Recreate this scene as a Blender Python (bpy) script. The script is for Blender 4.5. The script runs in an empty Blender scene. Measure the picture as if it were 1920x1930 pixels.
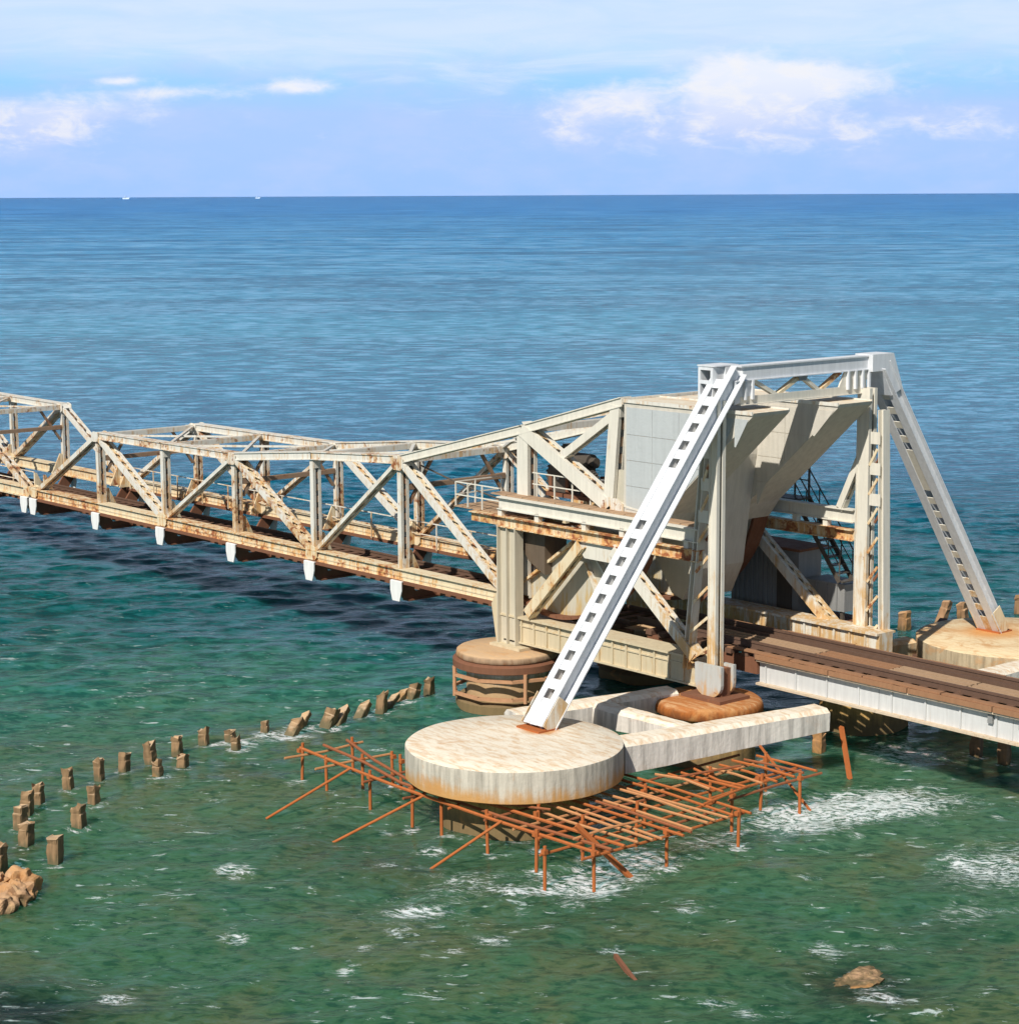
import bpy, math, random
import numpy as np
from mathutils import Vector, Matrix
random.seed(7); rng = np.random.default_rng(11)
S = bpy.context.scene
COL = S.collection
R_ = math.radians

# ---------------------------------------------------------------- camera
cam_d = bpy.data.cameras.new('camera'); cam = bpy.data.objects.new('camera', cam_d); COL.objects.link(cam)
CAM = Vector((48.336, -41.234, 15.565))
Fw = Vector((-0.74915549, 0.64448628, -0.152982)).normalized()
Rt = Fw.cross(Vector((0, 0, 1))).normalized(); Up = Rt.cross(Fw)
rl = R_(0.27)
X_ = Rt*math.cos(rl) - Up*math.sin(rl); Y_ = Rt*math.sin(rl) + Up*math.cos(rl)
M = Matrix((X_, Y_, -Fw)).transposed().to_4x4(); M.translation = CAM
cam.matrix_world = M
cam_d.sensor_fit = 'VERTICAL'; cam_d.sensor_height = 24.0; cam_d.lens = 24.0*3859.7/1930
cam_d.clip_start = 0.5; cam_d.clip_end = 120000
S.camera = cam
S.render.resolution_x = 1018; S.render.resolution_y = 1024

# ---------------------------------------------------------------- light
SUN_EL = 44.0
tosun = Vector((0.357, -0.922, 0)).normalized()*math.cos(R_(SUN_EL)) + Vector((0, 0, math.sin(R_(SUN_EL))))
sd = bpy.data.lights.new('sun', 'SUN'); sd.energy = 5.0; sd.angle = R_(0.53); sd.color = (1.0, 0.955, 0.88)
sun = bpy.data.objects.new('sun', sd); COL.objects.link(sun)
sun.rotation_euler = tosun.to_track_quat('Z', 'Y').to_euler()
vs = S.view_settings; vs.view_transform = 'Standard'; vs.look = 'None'; vs.gamma = 1; vs.exposure = 0.08
vs.use_curve_mapping = False
S.render.engine = 'CYCLES'
S.cycles.max_bounces = 6; S.cycles.diffuse_bounces = 3; S.cycles.glossy_bounces = 4

# ---------------------------------------------------------------- node helpers
class NT:
    def __init__(s, tree): s.t = tree; s.n = tree.nodes; s.l = tree.links
    def node(s, typ, **kw):
        n = s.n.new(typ)
        for k, v in kw.items(): setattr(n, k, v)
        return n
    def put(s, sock, v):
        if isinstance(v, bpy.types.NodeSocket): s.l.new(v, sock)
        elif v is not None:
            if isinstance(v, (tuple, list)) and sock.type == 'RGBA' and len(v) == 3: v = (*v, 1)
            sock.default_value = v
    def math(s, op, a, b=None, c=None, clamp=False):
        n = s.node('ShaderNodeMath', operation=op, use_clamp=clamp)
        s.put(n.inputs[0], a); s.put(n.inputs[1], b)
        if c is not None: s.put(n.inputs[2], c)
        return n.outputs[0]
    def mix(s, f, a, b, mode='MIX'):
        n = s.node('ShaderNodeMix', data_type='RGBA', blend_type=mode)
        s.put(n.inputs[0], f); s.put(n.inputs[6], a); s.put(n.inputs[7], b)
        return n.outputs[2]
    def noise(s, vec, scale, detail=4, rough=0.55, dist=0.0, out=0):
        n = s.node('ShaderNodeTexNoise'); s.put(n.inputs['Vector'], vec)
        n.inputs['Scale'].default_value = scale; n.inputs['Detail'].default_value = detail
        n.inputs['Roughness'].default_value = rough; n.inputs['Distortion'].default_value = dist
        return n.outputs[out]
    def mapping(s, vec, scale=(1, 1, 1), rot=(0, 0, 0), loc=(0, 0, 0)):
        n = s.node('ShaderNodeMapping'); s.put(n.inputs[0], vec)
        n.inputs['Location'].default_value = loc; n.inputs['Rotation'].default_value = rot; n.inputs['Scale'].default_value = scale
        return n.outputs[0]
    def step(s, v, a, b, lo=0.0, hi=1.0, smooth=True):
        n = s.node('ShaderNodeMapRange', interpolation_type='SMOOTHSTEP' if smooth else 'LINEAR')
        s.put(n.inputs[0], v); n.inputs[1].default_value = a; n.inputs[2].default_value = b
        n.inputs[3].default_value = lo; n.inputs[4].default_value = hi
        return n.outputs[0]
    def ramp(s, v, stops):
        n = s.node('ShaderNodeValToRGB'); s.put(n.inputs[0], v)
        e = n.color_ramp.elements
        e[0].position, e[0].color = stops[0][0], (*stops[0][1], 1)
        e[1].position, e[1].color = stops[1][0], (*stops[1][1], 1)
        for p, c in stops[2:]:
            q = e.new(p); q.color = (*c, 1)
        return n.outputs[0]
    def xyz(s, v):
        n = s.node('ShaderNodeSeparateXYZ'); s.put(n.inputs[0], v); return n.outputs
    def comb(s, x, y, z):
        n = s.node('ShaderNodeCombineXYZ'); s.put(n.inputs[0], x); s.put(n.inputs[1], y); s.put(n.inputs[2], z); return n.outputs[0]
    def bump(s, h, strength, dist):
        n = s.node('ShaderNodeBump'); s.put(n.inputs['Height'], h); s.put(n.inputs['Strength'], strength); n.inputs['Distance'].default_value = dist
        return n.outputs[0]

def srgb(r, g, b):
    f = lambda c: (c/255/12.92) if c/255 <= 0.04045 else ((c/255+0.055)/1.055)**2.4
    return (f(r), f(g), f(b))

# ---------------------------------------------------------------- sky
W = bpy.data.worlds.new('World'); S.world = W; W.use_nodes = True
w = NT(W.node_tree); W.node_tree.nodes.clear()
out = w.node('ShaderNodeOutputWorld')
sky = w.node('ShaderNodeTexSky', sky_type='NISHITA'); sky.sun_disc = False
sky.sun_elevation = R_(SUN_EL); sky.sun_rotation = math.atan2(tosun.x, tosun.y)
sky.altitude = 10; sky.air_density = 1.0; sky.dust_density = 0.6; sky.ozone_density = 2.0
bg1 = w.node('ShaderNodeBackground'); w.l.new(sky.outputs[0], bg1.inputs[0]); bg1.inputs[1].default_value = 0.055
tc = w.node('ShaderNodeTexCoord')
dx, dy, dz = w.xyz(tc.outputs['Generated'])
az = w.math('ARCTAN2', dy, dx)                       # compass angle of the view direction
el = w.math('ARCSINE', dz)
AZ0 = math.atan2(Fw.y, Fw.x)
# sky coordinates in degrees: u to the right of the bay's middle, v above the horizon
u = w.math('MULTIPLY', w.math('SUBTRACT', AZ0, az), 57.2958)
v = w.math('MULTIPLY', el, 57.2958)
# pixel position in the photo -> degrees, only used to write the cloud list down
def sk(x, y): return math.degrees(math.atan((x-960)/3905)), (367.5-y)/3860*57.2958
vec = w.comb(u, w.math('MULTIPLY', v, 2.2), 0.0)
nz = w.noise(vec, 0.9, 8, 0.62, 0.4)
nf = w.noise(vec, 2.6, 6, 0.6, 0.2)
wob = w.math('SUBTRACT', nz, 0.5)
def blob(x, y, rx, ry, amp=1.0):
    cu, cv = sk(x, y); rx = rx*1.36/3905*57.3; ry = ry*1.28/3860*57.3
    a = w.math('DIVIDE', w.math('SUBTRACT', u, cu), rx); b = w.math('DIVIDE', w.math('SUBTRACT', v, cv), ry)
    q = w.math('ADD', w.math('MULTIPLY', a, a), w.math('MULTIPLY', b, b))
    return w.math('MULTIPLY', w.math('EXPONENT', w.math('MULTIPLY', q, -1.0)), amp)
def total(bs):
    t = None
    for b in bs:
        o = blob(*b); t = o if t is None else w.math('ADD', t, o)
    return t
cum = total([(1380, 165, 70, 42, 1.2), (1470, 170, 90, 28, 0.95), (1580, 160, 95, 22, 0.75), (1370, 225, 62, 40, 0.62), (1480, 235, 75, 42, 0.72),
             (1130, 205, 80, 28, 0.85), (1195, 185, 35, 16, 0.6), (1070, 250, 50, 26, 0.5), (1240, 262, 80, 30, 0.5),
             (1610, 262, 60, 30, 0.5), (1770, 235, 70, 22, 0.5), (1880, 265, 90, 26, 0.42),
             (150, 212, 110, 20, 0.75), (60, 245, 80, 24, 0.55), (300, 182, 90, 9, 0.55), (234, 160, 32, 6, 1.0),
             (580, 168, 45, 11, 0.95), (470, 175, 90, 9, 0.4), (90, 275, 100, 30, 0.4)])
d1 = w.math('ADD', cum, w.math('MULTIPLY', wob, 1.15))
d1 = w.math('ADD', d1, w.math('MULTIPLY', w.math('SUBTRACT', nf, 0.5), 0.45))
m1 = w.step(d1, 0.08, 1.08)
vec2 = w.comb(w.math('MULTIPLY', u, 0.22), w.math('MULTIPLY', v, 1.4), 3.1)
ns = w.noise(vec2, 1.0, 6, 0.6, 0.6)
# streaky veil of high cloud higher up, carried on past the top of the frame
veil = w.math('MULTIPLY', w.step(w.math('ADD', v, w.math('MULTIPLY', ns, 1.6)), 3.6, 5.2), w.step(v, 14.0, 32.0, 1.0, 0.25))
veil = w.math('MULTIPLY', veil, w.step(ns, 0.25, 0.7, 0.62, 0.98))
thin = w.math('MULTIPLY', w.step(ns, 0.50, 0.78), w.math('MULTIPLY', w.step(v, 1.8, 2.6), 0.55))
# low distant haze near the horizon
base = w.ramp(w.math('DIVIDE', v, 8.0), [(0.0, srgb(161, 198, 250)), (0.10, srgb(166, 200, 252)), (0.28, srgb(170, 202, 250)), (0.38, srgb(154, 208, 250)), (0.50, srgb(168, 214, 252)), (1.0, srgb(150, 198, 245))])
uvar = w.noise(w.comb(w.math('MULTIPLY', u, 0.5), w.math('MULTIPLY', v, 1.2), 9.0), 0.9, 4, 0.55)
base = w.mix(w.step(uvar, 0.35, 0.75, 0.0, 0.55), base, srgb(186, 206, 251))
c1 = w.mix(thin, base, srgb(214, 228, 252))
c1 = w.mix(veil, c1, srgb(207, 226, 254))
ccol = w.mix(w.step(v, 1.2, 3.4), srgb(198, 212, 248), srgb(234, 238, 250))
ccol = w.mix(w.step(nz, 0.42, 0.66, 0.0, 0.75), ccol, srgb(243, 241, 243))
sky_c = w.mix(w.math('MULTIPLY', m1, w.step(v, 0.4, 1.6, 0.2, 0.92)), c1, ccol)
bg2 = w.node('ShaderNodeBackground'); w.l.new(sky_c, bg2.inputs[0]); bg2.inputs[1].default_value = 1.0
mx = w.node('ShaderNodeMixShader'); w.l.new(w.step(v, 5.8, 13.0, 1.0, 0.0), mx.inputs[0])
w.l.new(bg1.outputs[0], mx.inputs[1]); w.l.new(bg2.outputs[0], mx.inputs[2]); w.l.new(mx.outputs[0], out.inputs[0])

# ---------------------------------------------------------------- materials
def mat(name):
    m = bpy.data.materials.new(name); m.use_nodes = True
    t = NT(m.node_tree); m.node_tree.nodes.clear()
    o = t.node('ShaderNodeOutputMaterial'); p = t.node('ShaderNodeBsdfPrincipled'); t.l.new(p.outputs[0], o.inputs[0])
    return m, t, p
def steel(name, paint, ochre, rust, amount, low=0.0, lowz=(1.6, 5.0), rough=0.55):
    """paint that has weathered: ochre run-off, rust patches, grime; more of it low down over the salt water"""
    m, t, p = mat(name)
    g = t.node('ShaderNodeNewGeometry'); pos = g.outputs['Position']
    oi = t.node('ShaderNodeObjectInfo')
    sh = t.math('MULTIPLY', t.math('SUBTRACT', oi.outputs['Random'], 0.5), 0.10)
    n1 = t.noise(pos, 1.3, 6, 0.65, 0.5); n2 = t.noise(pos, 5.5, 5, 0.6)
    n3 = t.noise(t.mapping(pos, (9, 9, 0.9)), 1.0, 4, 0.6)
    z = t.xyz(pos)[2]
    lo = t.step(z, lowz[1], lowz[0], 0.0, low)
    a = t.math('ADD', t.math('ADD', t.math('MULTIPLY', n1, 0.5), t.math('MULTIPLY', n3, 0.5)), t.math('ADD', lo, sh))
    f1 = t.step(a, 0.62-amount, 0.78-amount)
    b = t.math('ADD', t.math('ADD', t.math('MULTIPLY', n2, 0.55), t.math('MULTIPLY', n1, 0.45)), t.math('ADD', t.math('MULTIPLY', lo, 0.4), sh))
    f2 = t.step(b, 0.70-amount, 0.80-amount)
    gr = t.mix(t.step(n3, 0.3, 0.7, 0.0, 0.45), paint, tuple(c*0.72 for c in paint))
    c = t.mix(t.math('MULTIPLY', f1, 0.85), gr, ochre)
    c = t.mix(f2, c, rust)
    t.put(p.inputs['Base Color'], c)
    t.put(p.inputs['Roughness'], t.step(n2, 0.3, 0.7, rough-0.1, rough+0.2))
    p.inputs['Specular IOR Level'].default_value = 0.35
    t.put(p.inputs['Normal'], t.bump(t.math('ADD', n2, t.math('MULTIPLY', n3, 0.5)), 0.25, 0.02))
    return m
OCH = (0.46, 0.27, 0.10); RUST = (0.25, 0.085, 0.03)
M_leaf = steel('cream_steel', (0.69, 0.66, 0.58), (0.58, 0.36, 0.15), RUST, 0.145, 0.12, (2.6, 5.2))
M_leaflow = steel('stained_cream_steel', (0.72, 0.60, 0.40), (0.60, 0.30, 0.08), (0.30, 0.10, 0.04), 0.17, 0.0)
M_web = steel('member_web_steel', (0.30, 0.20, 0.13), (0.30, 0.13, 0.06), (0.16, 0.055, 0.035), 0.12)
M_tower = steel('pale_tower_steel', (0.70, 0.66, 0.56), (0.56, 0.33, 0.11), (0.30, 0.12, 0.045), 0.02, 0.24, (1.5, 6.5))
M_white = steel('white_steel', (0.70, 0.715, 0.73), (0.56, 0.50, 0.40), RUST, -0.05, 0.16, (1.5, 4.0), 0.45)
M_hanger = steel('white_hanger_steel', (0.80, 0.79, 0.75), OCH, RUST, -0.14, 0)
M_rust = steel('rusty_steel', (0.20, 0.085, 0.045), (0.30, 0.115, 0.045), (0.09, 0.035, 0.022), 0.05, rough=0.8)
M_orange = steel('orange_rust_steel', (0.43, 0.125, 0.032), (0.55, 0.23, 0.085), (0.15, 0.045, 0.02), 0.05, rough=0.85)
M_orange2 = steel('brown_rust_steel', (0.30, 0.10, 0.04), (0.42, 0.18, 0.08), (0.12, 0.045, 0.025), 0.03, rough=0.9)
M_rust2 = steel('pale_rust_steel', (0.52, 0.24, 0.10), (0.42, 0.14, 0.05), (0.20, 0.07, 0.03), 0.03, rough=0.9)
M_rail = steel('rail_steel', (0.13, 0.075, 0.05), (0.30, 0.16, 0.09), (0.10, 0.045, 0.03), 0.02, rough=0.6)
M_sleeper = steel('sleeper_timber', (0.15, 0.08, 0.05), (0.24, 0.11, 0.055), (0.08, 0.04, 0.028), 0.02, rough=0.9)
M_plank = steel('tan_walkway', (0.40, 0.26, 0.155), (0.36, 0.19, 0.10), (0.18, 0.08, 0.04), 0.0, rough=0.9)
M_plank2 = steel('rust_brown_walkway', (0.32, 0.165, 0.085), (0.38, 0.17, 0.07), (0.13, 0.06, 0.035), 0.04, rough=0.9)
M_track = steel('track_girder_steel', (0.60, 0.50, 0.33), (0.54, 0.33, 0.12), (0.30, 0.14, 0.06), 0.09, 0.0)
M_girder = steel('pale_girder_steel', (0.60, 0.60, 0.58), OCH, RUST, 0.0, 0.0)
M_girlow = steel('girder_flange_steel', (0.62, 0.50, 0.36), OCH, RUST, 0.10, 0.0)
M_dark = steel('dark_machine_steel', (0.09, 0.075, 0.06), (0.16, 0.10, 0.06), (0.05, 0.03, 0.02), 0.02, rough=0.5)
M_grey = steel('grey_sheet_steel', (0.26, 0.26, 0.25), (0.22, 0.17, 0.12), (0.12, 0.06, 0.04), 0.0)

def concrete(name, top, side, stain, zs, amount=0.0, splash=None, streak=0.58):
    m, t, p = mat(name)
    g = t.node('ShaderNodeNewGeometry'); pos = g.outputs['Position']
    nz_ = t.xyz(g.outputs['Normal'])[2]; x_, y_, z = t.xyz(pos)
    n1 = t.noise(pos, 0.9, 7, 0.65, 0.8); n2 = t.noise(pos, 7, 5, 0.65); n3 = t.noise(t.mapping(pos, (6, 6, 0.5)), 1, 5, 0.65)
    n4 = t.noise(t.mapping(pos, (1.2, 4.5, 3), rot=(0, 0, R_(-38))), 1.4, 6, 0.7, 0.4)
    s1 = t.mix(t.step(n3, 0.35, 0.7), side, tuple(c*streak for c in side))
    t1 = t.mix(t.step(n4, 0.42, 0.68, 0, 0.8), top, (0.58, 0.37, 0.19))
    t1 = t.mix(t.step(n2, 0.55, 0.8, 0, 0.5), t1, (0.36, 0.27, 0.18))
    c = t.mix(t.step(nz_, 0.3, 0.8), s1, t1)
    e = t.math('ADD', t.math('MULTIPLY', n1, 0.5), t.math('MULTIPLY', n3, 0.5))
    lo = t.step(t.math('ADD', z, t.math('MULTIPLY', t.math('SUBTRACT', e, 0.5), -1.3)), zs[0], zs[1], 1.0, 0.0)
    c = t.mix(t.math('MULTIPLY', lo, 0.92), c, stain)
    c = t.mix(t.step(n1, 0.60-amount, 0.74-amount, 0, 0.7), c, (0.50, 0.25, 0.09))
    if splash:
        for (sx, sy, sr) in splash:   # rust that has bled out round a steel foot
            ddx = t.math('SUBTRACT', x_, sx); ddy = t.math('SUBTRACT', y_, sy)
            rr = t.math('SQRT', t.math('ADD', t.math('MULTIPLY', ddx, ddx), t.math('MULTIPLY', ddy, ddy)))
            rr = t.math('ADD', rr, t.math('MULTIPLY', t.math('SUBTRACT', n1, 0.5), sr*1.6))
            c = t.mix(t.step(rr, sr, sr*0.3, 0, 0.85), c, (0.55, 0.25, 0.07))
    t.put(p.inputs['Base Color'], c); p.inputs['Roughness'].default_value = 0.9
    p.inputs['Specular IOR Level'].default_value = 0.2
    t.put(p.inputs['Normal'], t.bump(t.math('ADD', n2, n3), 0.5, 0.03))
    return m
M_disc = concrete('pier_concrete', (0.76, 0.69, 0.56), (0.58, 0.53, 0.43), (0.52, 0.27, 0.08), (1.12, 1.55), 0.0, [(9.9, -7.2, 0.55)])
M_disc2 = concrete('rust_washed_concrete', (0.72, 0.58, 0.36), (0.50, 0.40, 0.26), (0.45, 0.25, 0.10), (1.05, 1.45), 0.10, [(10.4, 11.4, 1.5)])
M_beamc = concrete('beam_concrete', (0.78, 0.71, 0.58), (0.74, 0.68, 0.60), (0.45, 0.28, 0.13), (0.7, 1.25), 0.0)
M_well = concrete('wet_well_concrete', (0.40, 0.26, 0.13), (0.62, 0.38, 0.13), (0.17, 0.12, 0.06), (0.15, 0.9), 0.03)
M_cap = concrete('rusty_cap_concrete', (0.50, 0.34, 0.20), (0.36, 0.24, 0.15), (0.28, 0.13, 0.06), (1.35, 1.6), 0.05)
M_capo = concrete('orange_cap_concrete', (0.40, 0.15, 0.045), (0.40, 0.13, 0.03), (0.20, 0.07, 0.025), (1.3, 1.65), 0.08)
M_cw = concrete('counterweight_concrete', (0.68, 0.62, 0.50), (0.58, 0.54, 0.46), (0.42, 0.34, 0.24), (3.5, 5.5), -0.14, None, 0.86)
M_panel = concrete('cool_grey_panel', (0.46, 0.48, 0.47), (0.46, 0.485, 0.48), (0.46, 0.42, 0.34), (5.2, 7.2), -0.16, None, 0.92)
M_shoe = steel('shoe_steel', (0.50, 0.50, 0.46), (0.55, 0.30, 0.10), (0.34, 0.13, 0.04), 0.06, 0.2, (1.6, 2.5))
M_front = steel('front_column_steel', (0.56, 0.50, 0.38), (0.50, 0.32, 0.14), (0.24, 0.12, 0.06), 0.02, 0.0)
M_seg = steel('segment_plate_steel', (0.52, 0.48, 0.38), (0.50, 0.33, 0.11), (0.30, 0.14, 0.05), 0.0, 0.22, (3.0, 5.2))
M_shade = steel('platform_shade_brown', (0.13, 0.095, 0.065), (0.20, 0.12, 0.06), (0.09, 0.045, 0.03), 0.0)
M_band = steel('salmon_band_steel', (0.52, 0.27, 0.14), (0.50, 0.20, 0.07), (0.22, 0.08, 0.04), 0.0, rough=0.8)
M_pile = concrete('pile_concrete', (0.46, 0.34, 0.22), (0.30, 0.19, 0.10), (0.13, 0.11, 0.06), (0.0, 0.22), 0.02)
M_rock = concrete('rubble_concrete', (0.42, 0.26, 0.15), (0.33, 0.19, 0.10), (0.10, 0.08, 0.04), (-0.05, 0.25), 0.1)

# ---------------------------------------------------------------- mesh helpers
Yv = Vector((0, 1, 0)); Xv = Vector((1, 0, 0)); Zv = Vector((0, 0, 1))
V = Vector
class MB:
    def __init__(s): s.v = []; s.f = []
    def quadbox(s, c, ax, ay, az):
        """box from centre and three half-axis vectors"""
        b = len(s.v)
        for i in (-1, 1):
            for j in (-1, 1):
                for k in (-1, 1): s.v.append(tuple(c + ax*i + ay*j + az*k))
        fs = [(0, 1, 3, 2), (4, 6, 7, 5), (0, 4, 5, 1), (2, 3, 7, 6), (0, 2, 6, 4), (1, 5, 7, 3)]
        if ax.cross(ay).dot(az) < 0: fs = [tuple(reversed(q)) for q in fs]
        s.f += [tuple(b+i for i in q) for q in fs]
        return s
    def box(s, x0, x1, y0, y1, z0, z1):
        return s.quadbox(V(((x0+x1)/2, (y0+y1)/2, (z0+z1)/2)), Xv*(x1-x0)/2, Yv*(y1-y0)/2, Zv*(z1-z0)/2)
    def beam(s, p0, p1, side, ws, hn, os=0.0, on=0.0, e0=0.0, e1=0.0):
        """bar p0->p1, width ws along `side`, depth hn along the third axis, offset os/on"""
        p0 = V(p0); p1 = V(p1); t = (p1-p0).normalized(); sd = (V(side) - t*V(side).dot(t)).normalized(); n = t.cross(sd)
        if n.z < -1e-6 or (abs(n.z) <= 1e-6 and n.x + n.y*0.5 < 0): n = -n
        p0 = p0 - t*e0; p1 = p1 + t*e1
        c = (p0+p1)/2 + sd*os + n*on
        return s.quadbox(c, t*((p1-p0).length/2), sd*ws/2, n*hn/2)
    def tube(s, p0, p1, r, n=8, r1=None):
        p0 = V(p0); p1 = V(p1); r1 = r if r1 is None else r1; t = (p1-p0).normalized()
        a = t.orthogonal().normalized(); b_ = t.cross(a); b = len(s.v)
        for i in range(n):
            q = a*math.cos(2*math.pi*i/n) + b_*math.sin(2*math.pi*i/n)
            s.v.append(tuple(p0+q*r)); s.v.append(tuple(p1+q*r1))
        for i in range(n):
            j = (i+1) % n; s.f.append((b+2*i, b+2*j, b+2*j+1, b+2*i+1))
        s.f.append(tuple(b+2*i for i in reversed(range(n)))); s.f.append(tuple(b+2*i+1 for i in range(n)))
        return s
    def prism(s, poly, y0, y1, axis='y'):
        """polygon in (x,z) extruded along y  (or (y,z) along x, (x,y) along z)"""
        def P(a, b_, c): return {'y': (a, c, b_), 'x': (c, a, b_), 'z': (a, b_, c)}[axis]
        area = sum(poly[i][0]*poly[(i+1) % len(poly)][1]-poly[(i+1) % len(poly)][0]*poly[i][1] for i in range(len(poly)))
        n = len(poly); b = len(s.v)
        s.v += [P(p[0], p[1], y0) for p in poly]; s.v += [P(p[0], p[1], y1) for p in poly]
        fs = [tuple(b+i for i in range(n)), tuple(b+n+i for i in reversed(range(n)))]
        for i in range(n):
            j = (i+1) % n; fs.append((b+i, b+n+i, b+n+j, b+j))
        flip = (area > 0) if axis in ('x', 'z') else (area < 0)
        if flip: fs = [tuple(reversed(q)) for q in fs]
        s.f += fs
        return s
    def lathe(s, cx, cy, prof, n=64, wob=0.0, seed=0):
        """prof: list of (r,z) from bottom to top, closed with caps"""
        b = len(s.v); rg = np.random.default_rng(seed)
        ph = rg.random(5)*6.28; am = rg.random(5)*wob
        for (r, z) in prof:
            for i in range(n):
                a = 2*math.pi*i/n
                rr = r*(1 + sum(am[k]*math.sin((k+2)*3*a+ph[k]+z*2) for k in range(5)))
                s.v.append((cx+rr*math.cos(a), cy+rr*math.sin(a), z))
        m = len(prof)
        for k in range(m-1):
            for i in range(n):
                j = (i+1) % n; s.f.append((b+k*n+i, b+k*n+j, b+(k+1)*n+j, b+(k+1)*n+i))
        s.f.append(tuple(b+i for i in reversed(range(n)))); s.f.append(tuple(b+(m-1)*n+i for i in range(n)))
        return s
    def build(s, name, m, parent=None, smooth=False):
        me = bpy.data.meshes.new(name)
        org = V((0, 0, 0))
        q = parent
        while q is not None: org = org + q.location; q = q.parent
        me.from_pydata([(a-org.x, b-org.y, c-org.z) for a, b, c in s.v], [], s.f); me.materials.append(m)
        if smooth:
            me.polygons.foreach_set('use_smooth', [True]*len(me.polygons))
            me.set_sharp_from_angle(angle=R_(40))
        o = bpy.data.objects.new(name, me); COL.objects.link(o)
        if parent is not None: o.parent = parent
        return o
def empty(name, loc, label, cat, group=None):
    o = bpy.data.objects.new(name, None); COL.objects.link(o); o.location = loc; o.empty_display_size = 0.3
    o['label'] = label; o['category'] = cat
    if group: o['group'] = group
    return o
def tag(o, label=None, cat=None, group=None, kind=None):
    if label: o['label'] = label
    if cat: o['category'] = cat
    if group: o['group'] = group
    if kind: o['kind'] = kind
    return o
def recentre(o, loc):
    """move a single-mesh thing's origin to its base"""
    o.data.transform(Matrix.Translation(-V(loc))); o.location = loc
    return o

def member(name, p0, p1, side, ws, dn, root, m=M_leaf, mw=None, lace='zig', pitch=None, trim=0.0):
    """built-up member: two webs, four flange strips, lacing on the two open faces"""
    mw = mw or m
    p0 = V(p0); p1 = V(p1); t = (p1-p0).normalized(); p0 = p0+t*trim; p1 = p1-t*trim
    L = (p1-p0).length; sd = (V(side)-t*V(side).dot(t)).normalized(); n = t.cross(sd)
    b = MB()
    for k in (-1, 1):
        b.beam(p0, p1, side, 0.03, dn, os=k*(ws/2-0.015))
        for j in (-1, 1):
            b.beam(p0, p1, side, ws*0.24, 0.025, os=k*(ws/2-ws*0.12-0.0301), on=j*(dn/2-0.015))
    for q in (p0+t*0.12, p1-t*0.12):
        for j in (-1, 1): b.beam(q-t*0.2, q+t*0.2, side, ws-0.075, 0.02, on=j*(dn/2+0.012))
    o = b.build(name, m, root)
    lb = MB(); pitch = pitch or ws*1.15
    k = max(2, int((L-0.7)/pitch)); st = (L-0.7)/k
    for j in (-1, 1):
        for i in range(k):
            a = p0 + t*(0.35+i*st); c = p0 + t*(0.35+(i+1)*st); s_ = 1 if (i % 2 == 0) else -1
            w2 = ws/2-0.06
            off = n*(j*(dn/2-0.04))
            if lace == 'zig': lb.beam(a+sd*w2*s_+off, c-sd*w2*s_+off, n, 0.02, 0.08)
            elif lace == 'x':
                lb.beam(a+sd*w2+off, c-sd*w2+off, n, 0.02, 0.09); lb.beam(a-sd*w2+off*0.985, c+sd*w2+off*0.985, n, 0.018, 0.09)
            elif lace == 'bat': lb.beam(a+t*st*0.15+off, a+t*st*0.7+off, side, ws-0.075, 0.02)
    lb.build('lacing', mw, o)['kind'] = 'stuff'
    return o

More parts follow.
